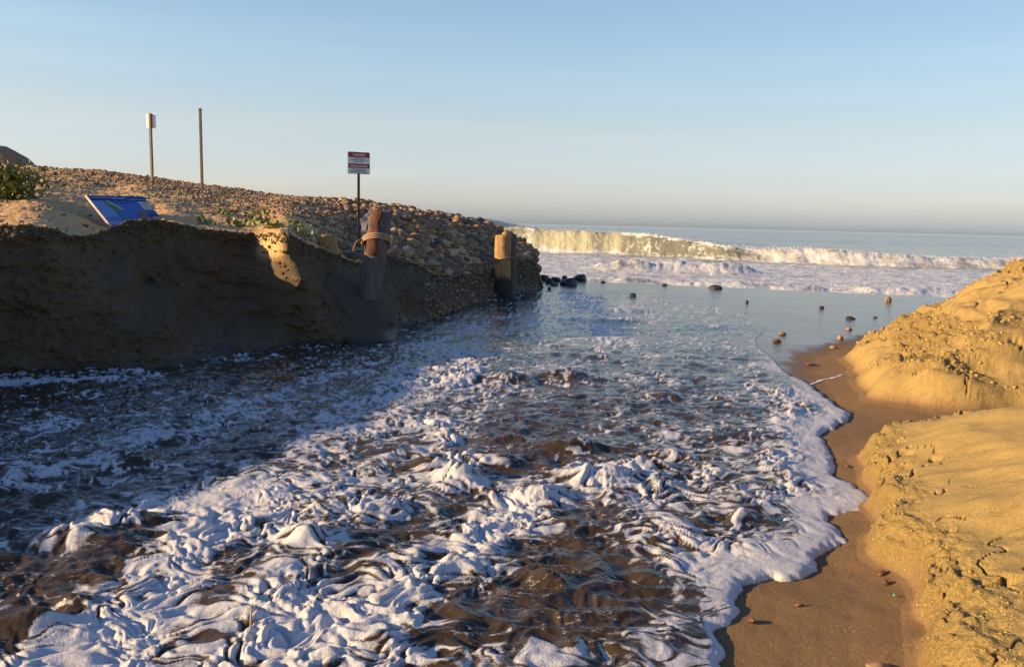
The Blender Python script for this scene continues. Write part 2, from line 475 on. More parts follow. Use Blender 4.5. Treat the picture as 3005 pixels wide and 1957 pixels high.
def mat_postwood():
    m, nt, b = new_mat('post_wood')
    o_ = coords(nt, None, obj=True)
    f = noise(nt, coords(nt, (6, 6, 0.5), obj=True), 7, 6, 0.7)
    c = mix(nt, ramp(nt, f, [(0.35, 0.0), (0.62, 1.0)]), (0.50, 0.30, 0.11), (0.20, 0.11, 0.045))
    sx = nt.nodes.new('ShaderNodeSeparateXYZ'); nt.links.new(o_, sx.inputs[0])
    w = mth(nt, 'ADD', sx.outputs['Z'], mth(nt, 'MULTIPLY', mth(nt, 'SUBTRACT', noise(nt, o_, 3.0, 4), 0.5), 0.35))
    c = mix(nt, ramp(nt, w, [(0.66, 1.0), (0.78, 0.0)]), c, (0.035, 0.026, 0.018))  # lower trunk darkened: wet wood, with the bank's shadow painted in
    nt.links.new(c, b.inputs['Base Color']); b.inputs['Roughness'].default_value = 0.75
    nt.links.new(bump(nt, f, 0.7, 0.025), b.inputs['Normal'])
    return m
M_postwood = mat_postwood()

# ------------------------------------------------------------------ the line where the foam ends on the sand
edge_px = [(1600, 1800), (1665, 1650), (1680, 1550), (1690, 1510), (1668, 1465), (1698, 1420), (1722, 1368), (1760, 1345), (1820, 1340), (1880, 1326),
           (1906, 1314), (1890, 1290), (1935, 1276), (1952, 1250), (1930, 1228), (1914, 1205), (1960, 1190), (2003, 1184), (2030, 1165), (1988, 1130),
           (1936, 1106), (1945, 1085), (1925, 1050), (1908, 1015), (1945, 985), (1975, 965), (1912, 921), (1880, 890), (1832, 868), (1800, 830),
           (1762, 792), (1786, 765), (1778, 748), (1735, 726), (1650, 706), (1560, 693), (1450, 684), (1330, 677), (1240, 672)]
ex, ey = ground(*np.array(edge_px, float).T)
edge = spline(np.stack([ex, ey], -1), 4)
WATER_POLY = np.concatenate([edge, [(-3, 24), (-30, 24), (-30, -3), (0.4, -3), (1.0, 1.0)]])

# ------------------------------------------------------------------ beach: flat sand, swash flat, right hand sand banks
NEAR_POLY = np.concatenate([spline([(1.2, -1.0), (1.45, 1.0), (1.52, 2.0), (1.64, 2.95), (1.82, 3.35), (1.92, 3.62), (1.86, 3.95), (2.0, 4.3), (2.18, 4.55), (2.2, 4.85), (2.3, 5.1),
                            (2.42, 5.45), (2.62, 5.95), (2.9, 6.25), (3.4, 6.5), (4.2, 6.75), (6.0, 6.9)], 5), [(14, 7), (14, -1)]])
FAR_POLY = np.concatenate([spline([(9, 7.15), (5.5, 7.2), (4.5, 7.25), (3.85, 7.45), (3.7, 7.75), (3.68, 8.15), (3.85, 8.7), (4.05, 9.3), (4.15, 9.8), (4.45, 10.6), (4.95, 11.3), (5.7, 12.2),
                           (6.8, 13.2), (9.0, 14.2), (13, 15.5), (22, 19)], 5), [(30, 20), (30, 7)]])

def bank_profile(D, xs, zs):
    return np.interp(D, xs, zs)

def beach_height(x, y):
    e = np.full(x.shape, -3.0)
    sel = (x > -0.06 * y) | (y > 18)
    dw, inw = polydist(x[sel], y[sel], WATER_POLY)
    e[sel] = np.where(inw, -dw, dw)
    near_w = sstep(9.5, 7.0, y)
    floor = np.clip(e * 0.06, -0.10, 0.06) * (0.25 + 0.75 * near_w) - 0.012
    floor = floor + (0.012 * fbm(x * 1.2, y * 1.2, 3, 5) + 0.006 * fbm(x * 6, y * 6, 3, 8)) * near_w + 0.004 * fbm(x * 0.8, y * 0.5, 3, 15)
    # berm: falls to the sea beyond its crest
    crest = 25.0 - 0.30 * (x - 2.0)
    floor = floor - 0.10 * np.clip(y - crest, 0, 14)
    wx = x + 0.16 * fbm(x * 1.3, y * 1.3, 2, 21) + 0.015 * fbm(x * 6, y * 6, 2, 25); wy = y + 0.16 * fbm(x * 1.3, y * 1.3, 2, 23) + 0.015 * fbm(x * 6, y * 6, 2, 27)
    dn, inn = polydist(wx, wy, NEAR_POLY)
    df, inf = polydist(wx, wy, FAR_POLY)
    Dn = np.where(inn, dn, -dn); Df = np.where(inf, df, -df)
    zn = bank_profile(Dn, [-0.25, -0.05, 0, 0.05, 0.12, 0.5, 1.0, 1.5, 3.0, 6], [0, 0.015, 0.035, 0.16, 0.22, 0.33, 0.49, 0.65, 0.9, 1.0])
    zf = bank_profile(Df, [-0.4, -0.1, 0, 0.14, 0.28, 0.6, 1.0, 1.7, 2.5, 4.0, 8], [0, 0.03, 0.06, 0.26, 0.37, 0.55, 0.78, 1.16, 1.42, 1.62, 1.7])
    # ledges, clods and slumped blocks; the noise runs along the slope, not straight down it
    fxs, fys = x + 1.25 * zf, y + 1.25 * zf
    inF = sstep(0.02, 0.3, Df); inN = sstep(0.02, 0.4, Dn)
    led = fbm(fxs * 0.8, fys * 0.8, 3, 31)
    clod = sstep(-0.08, 0.18, fbm(fxs * 0.55, fys * 0.55, 3, 69))
    crack = np.abs(pn(fxs * 1.1 + 0.5 * fbm(fxs * 3, fys * 3, 2, 45), fys * 0.8, 41))
    zf = zf + inF * (0.20 * led + 0.16 * (billow(fxs * 0.9, fys * 1.3, 2, 33) - 0.22) - 0.16 * sstep(0.05, 0.0, crack) * sstep(-0.08, 0.15, led)
                     + clod * (0.12 * (billow(fxs * 4.0, fys * 4.0, 3, 39) - 0.25) + 0.07 * fbm(fxs * 9, fys * 9, 4, 35)) + 0.02 * fbm(fxs * 6, fys * 6, 3, 36))
    zf = zf + 0.24 * sstep(5.9, 7.3, x) * inF
    nxs, nys = x + 1.2 * zn, y + 0.6 * zn
    rill = fbm(nxs * 1.0 - nys * 0.3, nys * 3.0 + nxs * 1.2, 3, 51)
    zn = zn + inN * (0.045 * fbm(nxs * 1.0, nys * 1.0, 3, 53) + 0.024 * rill)
    lipn = sstep(-0.02, 0.05, Dn) * sstep(0.34, 0.08, Dn)
    zn = zn + lipn * (0.06 * fbm(nxs * 4, nys * 4, 3, 55) + 0.05 * (billow(nxs * 8, nys * 8, 3, 57) - 0.25))
    cr2 = np.abs(pn(x * 3.1 + 0.8 * fbm(x * 5, y * 5, 2, 59), y * 2.2, 61))
    zn = zn - 0.09 * sstep(0.045, 0.0, cr2) * sstep(0.03, 0.10, Dn) * sstep(0.50, 0.25, Dn) * sstep(-0.2, 0.15, pn(x * 1.3, y * 1.3, 63))
    mass = np.maximum(zn, zf)
    z = floor + np.maximum(mass, 0)
    bank_in = np.maximum(sstep(-0.05, 0.06, Dn), sstep(-0.05, 0.08, Df))
    strip = sstep(0.95, 0.35, -Df + 0.35 * fbm(x * 1.6, y * 0.8, 3, 65)) * (y > 7)
    wet = sstep(7.9, 8.9, y + 0.5 * fbm(x * 1.5, y * 1.0, 3, 67) - 0.25 * (x - 3.6)) * (1 - bank_in) * (1 - strip)
    damp = np.clip(1 - bank_in + 0.25 * sstep(0.12, 0.0, Dn) , 0, 1)
    crumb = np.clip(clod * inF + lipn * 0.9 + 0.06, 0, 1)
    return z, wet, damp, crumb, e

a_b = np.concatenate([np.linspace(-2.2, -0.72, 20)[:-1], np.linspace(-0.72, -0.05, 60)[:-1], np.linspace(-0.05, 0.72, 600), np.linspace(0.72, 2.2, 60)[1:]])
y_b = np.concatenate([np.linspace(0.35, 2.2, 50)[:-1], 1 / np.linspace(1 / 2.2, 1 / 6.8, 350), np.linspace(6.8, 13.0, 240)[1:], 1 / np.linspace(1 / 13.0, 1 / 45.0, 90)[1:]])
AB, YB = np.meshgrid(a_b, y_b, indexing='ij')
XB = AB * YB
zb, wetb, dampb, crumbb, eb = beach_height(XB, YB)
beach = link('beach', grid_mesh('beach', XB, YB, zb, {'wet': wetb, 'damp': dampb, 'crumb': crumbb}, keep=eb > -0.6), M_beach)
tag(beach, kind='structure')

def beach_z(x, y):
    z = beach_height(np.array([[x]], float), np.array([[y]], float))[0]
    return float(z[0, 0])

# seabed sheet under everything, out to the horizon
me = mesh_np('ground', [(-9000, -60, -2.6), (9000, -60, -2.6), (9000, 9000, -2.6), (-9000, 9000, -2.6)], [(0, 1, 2, 3)])
M_ground = mat_simple('seabed_sand', (0.20, 0.14, 0.08), (0.15, 0.10, 0.06), 0.4, 0.9, obj=False, bstr=0.0)
tag(link('ground', me, M_ground, smooth=False), kind='structure')

# ------------------------------------------------------------------ left bank
base_px = [(-130, 905), (0, 892), (100, 886), (200, 881), (320, 876), (400, 868), (500, 850), (600, 832), (700, 816), (800, 806), (880, 802), (916, 799), (927, 792), (932, 766), (990, 752), (1050, 731), (1120, 706), (1180, 692), (1225, 683), (1262, 673)]
rim_px = [(-130, 527, 8.75), (0, 525, 9.0), (60, 522, 9.1), (110, 528, 9.25), (160, 545, 9.5), (200, 549, 9.9), (250, 530, 11.0), (300, 511, 11.4), (350, 508, 11.6), (400, 515, 11.8), (470, 532, 12.1),
          (560, 540, 12.5), (588, 543, 12.7), (600, 543, 12.6), (640, 541, 11.9), (660, 541, 11.6), (675, 547, 11.6), (700, 556, 11.9), (735, 575, 12.5), (760, 581, 12.9), (800, 600, 13.5), (838, 612, 14.1), (905, 592, 14.9), (945, 602, 15.3),
          (985, 622, 15.8), (1012, 644, 16.2), (1060, 640, 17.0), (1110, 634, 18.2), (1180, 622, 20.0), (1215, 604, 20.9), (1236, 590, 21.6), (1246, 612, 21.7), (1262, 668, 22.0)]
ridge_px = [(-130, 386, 19.5), (0, 388, 20), (85, 390, 20.5), (240, 400, 21), (357, 415, 21.5), (480, 432, 22), (640, 455, 22.5), (800, 467, 23), (870, 478, 23.5), (990, 495, 24.5), (1110, 517, 25), (1160, 536, 25), (1200, 553, 24.5), (1235, 571, 24), (1246, 600, 23.3), (1262, 664, 22.6)]
face_ctl = [(60, 600, 8.9), (60, 700, 8.65), (60, 780, 8.45), (200, 650, 9.2), (200, 760, 8.85), (300, 655, 9.75), (330, 780, 8.95), (399, 748, 9.35), (0, 820, 8.42), (180, 820, 8.6), (0, 845, 8.2), (180, 845, 8.5), (330, 835, 8.8),
            (262, 590, 10.8), (338, 655, 11.0), (380, 600, 11.4), (430, 735, 10.6), (480, 690, 11.35), (500, 620, 11.7), (560, 620, 12.0), (560, 700, 11.5), (600, 740, 11.2), (620, 690, 11.4), (585, 590, 12.4), (650, 600, 11.62), (640, 680, 11.28),
            (520, 772, 10.55), (600, 768, 10.8), (680, 765, 10.95), (480, 802, 9.75), (560, 803, 9.85), (640, 793, 10.25), (480, 814, 9.68), (560, 816, 9.8), (640, 806, 10.2),
            (668, 580, 11.45), (700, 650, 11.1), (735, 730, 10.95), (765, 785, 11.0), (715, 590, 11.9), (760, 640, 12.2), (745, 690, 11.5), (790, 760, 11.2),
            (800, 640, 12.6), (835, 660, 12.7), (800, 700, 11.75), (850, 740, 11.6), (880, 690, 12.4), (868, 665, 12.9), (880, 780, 11.42), (912, 745, 11.7), (905, 790, 11.52),
            (836, 628, 13.6), (870, 640, 13.6), (900, 640, 13.9), (936, 720, 13.4), (940, 745, 13.2), (960, 680, 13.9), (1000, 665, 14.8), (1010, 720, 14.5), (950, 620, 14.8), (1030, 690, 15.0),
            (1050, 690, 15.7), (1110, 665, 17.8), (1180, 655, 19.6), (1240, 640, 21.4), (1250, 655, 21.7), (1215, 640, 20.6)]
base_px = np.array(base_px, float); rim_px = np.array(rim_px, float); ridge_px = np.array(ridge_px, float)
bgx, bgy = ground(base_px[:, 0], base_px[:, 1], -0.05)
ctl = [(u, v, y) for (u, v), y in zip(base_px, bgy)] + [tuple(r) for r in rim_px] + face_ctl
ctl = np.array(ctl)
def rbf_fit(c):
    q = c[:, :2] / 100.0
    d = np.sqrt(((q[:, None] - q[None]) ** 2).sum(-1))
    n = len(c)
    A = np.zeros((n + 3, n + 3)); A[:n, :n] = d + 1e-6 * np.eye(n)
    A[:n, n] = 1; A[:n, n + 1:] = q; A[n, :n] = 1; A[n + 1:, :n] = q.T
    return q, np.linalg.solve(A, np.concatenate([c[:, 2], [0, 0, 0]]))
rq, rw = rbf_fit(ctl)
def rbf(u, v):
    s = rw[-3] + rw[-2] * u / 100 + rw[-1] * v / 100
    for (a, b), w in zip(rq, rw[:len(rq)]):
        s = s + w * np.sqrt((u / 100 - a) ** 2 + (v / 100 - b) ** 2)
    return s

NF, NH = 160, 140
uu = np.linspace(-130, 1262, 640)
vb = np.interp(uu, base_px[:, 0], base_px[:, 1]); vr = np.interp(uu, rim_px[:, 0], rim_px[:, 1])
vr = vr + 2.4 * fbm(uu / 22.0, uu * 0 + 3.3, 4, 71) + 1.8 * fbm(uu / 6.0, uu * 0 + 1.3, 3, 72)
Yr = np.interp(uu, rim_px[:, 0], rim_px[:, 2])
vg = np.interp(uu, ridge_px[:, 0], ridge_px[:, 1]); Yg = np.interp(uu, ridge_px[:, 0], ridge_px[:, 2])
vb = np.maximum(vb, vr + 4)
t = np.linspace(0, 1, NF)
U = np.repeat(uu[:, None], NF, 1)
V = vb[:, None] + (vr - vb)[:, None] * t[None]
YY = rbf(U, V)
Xf, Yf, Zf = at(U, V, YY)
# relief on the face, pushed along the depth
s_ = Xf * 0.85 + Yf * 0.5
tt = np.repeat(t[None], len(uu), 0)
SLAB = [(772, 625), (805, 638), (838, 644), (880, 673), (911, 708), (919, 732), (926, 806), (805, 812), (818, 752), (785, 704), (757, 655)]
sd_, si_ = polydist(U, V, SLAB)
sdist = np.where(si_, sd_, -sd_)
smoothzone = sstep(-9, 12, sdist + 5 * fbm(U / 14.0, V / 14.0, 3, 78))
strat = Zf * 5.5 + 1.2 * fbm(s_ * 0.9, Zf * 1.5, 3, 74)
rel = 0.022 * sstep(0.25, 0.9, strat - np.floor(strat)) * sstep(-0.1, 0.3, fbm(s_ * 0.7, Zf, 2, 76)) + 0.24 * fbm(s_ * 1.3, Zf * 2.2, 4, 73) + 0.08 * fbm(s_ * 5, Zf * 6, 4, 75) + 0.05 * (billow(s_ * 8, Zf * 9, 3, 77) - 0.25)
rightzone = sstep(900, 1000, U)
rel = rel + rightzone * (0.10 * fbm(s_ * 2.6, Zf * 1.2, 3, 79) + 0.06 * billow(s_ * 5, Zf * 5, 2, 81))
rel = rel * sstep(0, 0.06, tt) * sstep(1.0, 0.93, tt) * (1 - 0.92 * smoothzone)
rel = rel - 0.09 * sstep(-6, 8, sdist) * sstep(0, 0.05, tt)
kx = rel / np.sqrt(1 + (Xf / Yf) ** 2)
Yf2 = Yf + kx; Xf = Xf + kx * Xf / Yf; Yf = Yf2
# hill behind the rim
th = np.linspace(0, 1, NH) ** 1.25
xr, yr_, zr = Xf[:, -1], Yf[:, -1], Zf[:, -1]
xg, yg, zg = at(uu, vg, Yg)
S = th[None]
def soft(a, n=22):
    k = np.exp(-np.linspace(-2, 2, 2 * n + 1) ** 2); k /= k.sum()
    return np.convolve(np.pad(a, n, mode='edge'), k, mode='valid')
near_rim = 1 - sstep(0.0, 0.045, S)
xr0, yr0, zr0 = xr, yr_, zr
xr, yr_, zr = soft(xr), soft(yr_), soft(zr)
Xh = xr[:, None] + (xg - xr)[:, None] * S; Yh = yr_[:, None] + (yg - yr_)[:, None] * S
lin = (S ** 1.22) * (1 - 0.18 * (S ** 6))
lin = lin / lin[:, -1:]
Zh = zr[:, None] + (zg - zr)[:, None] * lin + (zr0 - zr)[:, None] * near_rim
Xh = Xh + (xr0 - xr)[:, None] * near_rim; Yh = Yh + (yr0 - yr_)[:, None] * near_rim
fade = sstep(0, 0.05, S) * sstep(1.0, 0.9, S) * sstep(1262, 1200, uu)[:, None]
lumps = 0.05 * fbm(Xh * 0.9, Yh * 0.6, 3, 83) + 0.045 * fbm(Xh * 2.5 - Yh * 0.5, Yh * 1.6, 4, 85) + 0.022 * (billow(Xh * 6, Yh * 4, 3, 87) - 0.22)
Zh = Zh - 0.12 * (np.exp(-((uu - 290) / 85.0) ** 4)[:, None]) * sstep(0.0, 0.02, S) * sstep(0.36, 0.16, S)
Zh = Zh + lumps * fade + 0.012 * fbm(Xh * 9, Yh * 9, 3, 89) * (S > 0)
# back of the hill falls to the sea
nb = 10
tb = np.linspace(0, 1, nb + 1)[1:]
Yk = yg[:, None] + tb[None] * 12; Xk = xg[:, None] * Yk / yg[:, None] - 0.35 * tb[None] * 12
Zk = Zh[:, -1:] - (Zh[:, -1:] + 1.4) * (tb[None] ** 1.3)
BX = np.concatenate([Xf, Xh[:, 1:], Xk], 1); BY = np.concatenate([Yf, Yh[:, 1:], Yk], 1); BZ = np.concatenate([Zf, Zh[:, 1:], Zk], 1)
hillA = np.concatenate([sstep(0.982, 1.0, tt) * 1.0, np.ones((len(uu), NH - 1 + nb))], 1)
# sunlit patch painted in with the lighter hill colour, on the broken wall of the notch
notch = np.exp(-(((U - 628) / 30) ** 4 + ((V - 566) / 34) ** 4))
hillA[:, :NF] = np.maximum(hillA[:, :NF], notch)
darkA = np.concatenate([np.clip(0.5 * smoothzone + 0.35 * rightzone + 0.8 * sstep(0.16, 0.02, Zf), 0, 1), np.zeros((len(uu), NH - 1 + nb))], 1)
wetA = np.concatenate([sstep(0.3, 0.05, Zf), np.zeros((len(uu), NH - 1 + nb))], 1)
# the bank carries on to the left, beyond the picture, round behind the camera
ext = np.array([(-11.0, -7.0), (-9.2, -3.0), (-7.8, 0.4), (-6.6, 3.0), (-5.75, 5.4)])
endb, endr = (BX[0, 0], BY[0, 0]), (BX[0, NF - 1], BY[0, NF - 1])
extc = spline(np.concatenate([ext, [endb]]), 14)[:-1]
rows = []
ncolX = BX.shape[1]
rowsX = np.zeros((len(extc), ncolX)); rowsY = rowsX.copy(); rowsZ = rowsX.copy()
w_end = np.linspace(0, 1, len(extc)) ** 2
fx0, fy0, fz0 = BX[0, :] - endb[0], BY[0, :] - endb[1], BZ[0, :]
for i, (bx_, by_) in enumerate(extc):
    # profile of the first real column, turned to face the channel
    ln = np.hypot(fx0, fy0)
    ang = math.atan2(fy0[NF - 1], fx0[NF - 1])
    ang_i = math.radians(160) * (1 - w_end[i]) + ang * w_end[i]
    off = ang_i - ang
    c_, s__ = math.cos(off), math.sin(off)
    rowsX[i] = bx_ + fx0 * c_ - fy0 * s__; rowsY[i] = by_ + fx0 * s__ + fy0 * c_
    zz = fz0.copy()
    hi = zz > 1.55
    zz[NF:] = zz[NF:] * w_end[i] + np.minimum(zz[NF:], 1.5) * (1 - w_end[i])
    zz = zz * (1 + 0.14 * (1 - w_end[i]))
    rowsZ[i] = zz + 0.10 * fbm(rowsX[i] * 0.8, rowsY[i] * 0.8, 3, 91) * sstep(0, 0.5, zz) * (1 - w_end[i])
BX = np.concatenate([rowsX, BX]); BY = np.concatenate([rowsY, BY]); BZ = np.concatenate([rowsZ, BZ])
padr = lambda A: np.concatenate([np.repeat(A[:1], len(extc), 0), A])
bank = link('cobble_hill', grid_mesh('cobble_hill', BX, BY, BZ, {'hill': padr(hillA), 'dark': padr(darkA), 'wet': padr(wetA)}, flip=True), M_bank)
tag(bank, kind='structure')

def hill_point(u, s):
    """a point on the hill: u = column (2380 px measure), s = 0 at the rim .. 1 at the ridge"""
    fi = np.clip((u + 130) / 1392.0 * 639, 0, 638.999); fj = np.clip(np.power(np.clip(s, 0, 1), 1 / 1.25) * (NH - 1), 0, NH - 1.001)
    i = fi.astype(int); j = fj.astype(int); a = fi - i; b = fj - j
    def bl(A): return (A[i, j] * (1 - a) * (1 - b) + A[i + 1, j] * a * (1 - b) + A[i, j + 1] * (1 - a) * b + A[i + 1, j + 1] * a * b)
    return bl(Xh), bl(Yh), bl(Zh)

# ------------------------------------------------------------------ channel water with foam
a_w = np.concatenate([np.linspace(-1.6, -0.68, 60)[:-1], np.linspace(-0.68, 0.62, 980), np.linspace(0.62, 0.9, 20)[1:]])
y_w = np.concatenate([np.linspace(0.8, 2.3, 50)[:-1], 1 / np.linspace(1 / 2.3, 1 / 26.0, 500)])
AW, YW = np.meshgrid(a_w, y_w, indexing='ij')
XW = AW * YW
d = np.full(XW.shape, 3.0)
sel = (AW > -0.06) | (YW > 18)
dw, inw = polydist(XW[sel], YW[sel], WATER_POLY)
d[sel] = np.where(inw, dw, -dw)
near = sstep(12.0, 8.0, YW)
# scalloped lobes along the edge
d = d + near * (0.075 * (billow(XW * 3.3, YW * 3.3, 1, 101) - 0.2) + 0.035 * (billow(XW * 9, YW * 9, 1, 103) - 0.2)) - (1 - near) * 0.03
def capsule(pts, w, amp):
    gx, gy = ground(*np.array(pts, float).T)
    dist, _ = polydist(XW, YW, np.stack([gx, gy], -1), closed=False)
    return amp * np.exp(-(dist / w) ** 2)
fl = math.radians(25)
sx_, sy_ = XW * math.cos(fl) - YW * math.sin(fl), XW * math.sin(fl) + YW * math.cos(fl)      # across, along the flow
wpx = 0.35 * fbm(XW * 0.9, YW * 0.9, 3, 111); wpy = 0.35 * fbm(XW * 0.9, YW * 0.9, 3, 113)
dens = np.full(XW.shape, 0.02)
for pts, w, amp in [
    ([(330, 1235), (560, 1120), (760, 1020), (980, 910), (1100, 830)], 0.42, 0.42),
    ([(560, 1190), (850, 1170), (1060, 1120), (1230, 1180)], 0.5, 0.38),
    ([(1250, 1165), (1130, 1260), (1000, 1370), (850, 1440)], 0.22, 0.5),
    ([(480, 1240), (430, 1340), (330, 1440), (150, 1560)], 0.22, 0.55),
    ([(640, 1260), (760, 1330), (700, 1500)], 0.35, 0.3),
    ([(1000, 990), (1090, 1090)], 0.2, 0.4),
    ([(0, 1140), (230, 1075), (400, 1010), (560, 955), (760, 885)], 0.16, 0.42),
    ([(0, 900), (120, 897), (235, 893)], 0.14, 0.7),
    ([(310, 873), (380, 884)], 0.10, 0.5),
    ([(900, 830), (1060, 780), (1150, 735)], 0.25, 0.22),
    ([(1050, 820), (1110, 870), (1060, 900)], 0.12, 0.4),
    ([(1320, 660), (1400, 735), (1440, 800)], 0.5, 0.3),
    ([(1500, 1240), (1620, 1310), (1760, 1330), (1880, 1315)], 0.22, 0.55),
    ([(1440, 1130), (1550, 1170), (1700, 1180), (1900, 1160)], 0.25, 0.35),
    ([(1320, 1125), (1450, 1105), (1580, 1050)], 0.2, 0.3),
    ([(900, 900), (1050, 895), (1180, 905)], 0.2, 0.25),
    ([(1850, 930), (1880, 1010), (1850, 1090)], 0.32, 0.55),
    ([(100, 1540), (400, 1560), (900, 1540), (1250, 1560)], 0.2, 0.25),
    ([(20, 1280), (250, 1250)], 0.14, 0.25),
    ([(1390, 1225), (1330, 1330), (1250, 1450)], 0.26, -0.5),
    ([(1250, 960), (1330, 1010), (1200, 1070), (1180, 1110)], 0.4, -0.36),
    ([(1420, 960), (1500, 1010)], 0.35, -0.15),
    ([(1490, 1400), (1640, 1420)], 0.2, -0.3),
    ([(0, 1220), (200, 1170), (480, 1120), (640, 1020)], 0.30, -0.30),
    ([(0, 960), (300, 930), (600, 860), (850, 815)], 0.55, -0.22),
    ([(950, 780), (1100, 720), (1250, 680)], 0.6, -0.15),
    ([(1300, 1300), (1500, 1480)], 0.25, -0.12),
    ([(0, 1330), (150, 1370), (260, 1300), (380, 1250)], 0.20, -0.55),
    ([(520, 1400), (560, 1330)], 0.10, -0.35), ([(830, 1290), (930, 1240)], 0.10, -0.4), ([(700, 1240), (600, 1230)], 0.07, -0.35), ([(1060, 1180), (1150, 1150)], 0.10, -0.5), ([(760, 1420), (880, 1380)], 0.08, -0.3), ([(1080, 1440), (1180, 1420)], 0.12, -0.4), ([(400, 1530), (520, 1500)], 0.08, -0.4), ([(950, 1500), (1050, 1530)], 0.07, -0.4),
    ([(0, 1500), (60, 1480)], 0.14, -0.6),
    ([(1550, 760), (1700, 800), (1620, 900)], 1.3, -0.10)]:
    dens = dens + capsule(pts, w, amp)
apron = sstep(0.55, 0.0, d - 0.22 * fbm(sx_ * 1.4, sy_ * 0.8, 3, 115)) * sstep(12, 9, YW)
dens = dens + 0.6 * apron
wqx = 0.16 * fbm(XW * 3.1, YW * 3.1, 2, 117); wqy = 0.16 * fbm(XW * 3.1, YW * 3.1, 2, 119)
n1 = fbm(sx_ * 1.5 + wpx, sy_ * 0.95 + wpy, 3, 121)
n2 = fbm(sx_ * 4.2 + 2 * wpx, sy_ * 2.6 + 2 * wpy, 3, 123)
n3 = fbm((XW + wqx) * 8.0, (YW + wqy) * 13.0, 3, 129)
lace = np.clip(1 - np.abs(pn((XW + 1.6 * wqx) * 4.6, (YW + 1.6 * wqy) * 6.2, 125)) * 4.5, 0, 1)       # white threads
sliv = np.clip(1 - np.abs(pn((XW + 1.3 * wqx) * 5.2, (YW + 1.3 * wqy) * 11.0, 127)) * 4.0, 0, 1)      # dark slits
sliv2 = np.clip(1 - np.abs(pn((XW + 1.5 * wqx) * 9.0 + 3.3, (YW + 1.5 * wqy) * 19.0, 126)) * 3.6, 0, 1) * sstep(-0.15, 0.2, pn(XW * 2.3, YW * 2.3, 124))
macro = 0.88 * dens + 0.34 * n1 + 0.34 * n2
sparse = sstep(0.50, 0.10, macro)
lace3 = np.clip(1 - np.abs(pn((XW + 1.2 * wqx) * 10.5, (YW + 1.2 * wqy) * 15.0, 128)) * 4.0, 0, 1)
raw = macro + (0.10 + 0.22 * sparse) * n3 + lace * (0.06 + 0.30 * sparse) + 0.17 * lace3 * sparse - 0.46 * sliv * sstep(0.95, 0.35, macro) - 0.30 * sliv2 * sstep(0.9, 0.3, macro)
foam = np.clip(0.5 + (raw - 0.205) * 2.0, 0, 1)
foam = np.maximum(foam, sstep(0.05, 0.02, np.abs(d - 0.02)) * sstep(16, 9, YW) * 0.95)
# heights
swell = 0.035 * fbm(sx_ * 0.9, sy_ * 0.7, 3, 131) + 0.030 * fbm(sx_ * 2.4 + wpx, sy_ * 1.7 + wpy, 3, 133)
calm = sstep(10, 13, YW)
chop = (1 - np.sqrt(pn(XW * 4.2 + 2 * wpx, YW * 6.5 + 2 * wpy, 135) ** 2 + 0.015) * 2) * 0.020 + (1 - np.sqrt(pn((XW + wqx) * 8.0, (YW + wqy) * 12.5, 137) ** 2 + 0.03) * 2) * 0.011 + 0.004 * pn((XW + wqx) * 22, (YW + wqy) * 30, 139)
fpuff = sstep(0.05, 0.42, macro)
puff = 0.055 * billow((XW + wqx) * 3.4 + wpx, (YW + wqy) * 4.4 + wpy, 2, 141) + 0.036 * billow((XW + wqx) * 7.5, (YW + wqy) * 10.5, 2, 143) - 0.020 * sliv - 0.010 * sliv2 + 0.014 * n3 + 0.006 * billow((XW + 0.6 * wqx) * 17.0, (YW + 0.6 * wqy) * 20.0, 1, 145)
smoothf = np.clip(apron + capsule([(480, 1170), (760, 1030), (980, 920)], 0.4, 1.0) + capsule([(430, 1340), (330, 1440), (150, 1560)], 0.25, 0.7), 0, 1)
hz = swell * (1 - 0.6 * calm) + chop * (1 - 0.55 * fpuff) * (1 - 0.3 * calm) + puff * fpuff * (1 - 0.72 * smoothf) * (1 - 0.5 * calm)
for (u, v, h, wx_, wy_) in [(1160, 890, .13, .35, .16), (1310, 885, .15, .38, .16), (1170, 1035, .10, .20, .12), (1310, 1055, .15, .30, .15), (1160, 1085, .09, .22, .10), (1400, 1125, .12, .28, .12), (1050, 1120, .14, .12, .10),
                          (1000, 1085, .10, .10, .12), (690, 1270, .13, .11, .10), (1240, 1165, .10, .16, .1), (300, 1235, .10, .3, .12), (180, 1270, .09, .25, .1), (70, 1185, .12, .14, .10), (320, 1095, .09, .2, .1), (20, 1210, .10, .10, .1),
                          (1540, 935, .10, .25, .12), (1290, 1370, .07, .10, .06), (170, 1425, .07, .09, .06), (30, 1490, .10, .12, .08), (130, 1490, .08, .15, .08), (470, 940, .09, .12, .1), (590, 1015, .06, .15, .08), (860, 940, .08, .12, .08),
                          (1390, 835, .10, .2, .14), (1320, 825, .08, .3, .16), (1470, 722, .10, .5, .25), (1420, 745, .10, .8, .3), (1650, 757, .06, .4, .2), (1550, 1070, .1, .3, .1), (1480, 1100, .07, .2, .1), (1720, 1222, .07, .06, .05), (560, 895, .08, .12, .1), (140, 975, .08, .15, .1)]:
    gx, gy = ground(u, v); 
    bx_, by_ = XW - gx + 0.25 * wpx, YW - gy + 0.25 * wpy
    hz = hz + 0.66 * h * np.exp(-((bx_ / wx_) ** 2 + (by_ / wy_) ** 2) ** 1.35) * (0.8 + 0.6 * n2)
T = 0.012 + 0.026 * near
r = 0.02 + 0.055 * near
dd = np.clip(d / r, 0, 1)
prof = np.sqrt(np.clip(1 - (1 - dd) ** 2, 0, 1))
grow = sstep(0.0, 0.5, d)
ZW = -0.02 + T * prof + hz * (0.12 + 0.88 * grow) * prof + 0.012 * near * grow
ZW = np.where(d <= 0, -0.14, ZW)
under_bank = (AW < -0.2) & (YW > 13.5 + 8 * (AW + 0.6))
keep = (d > -0.04)
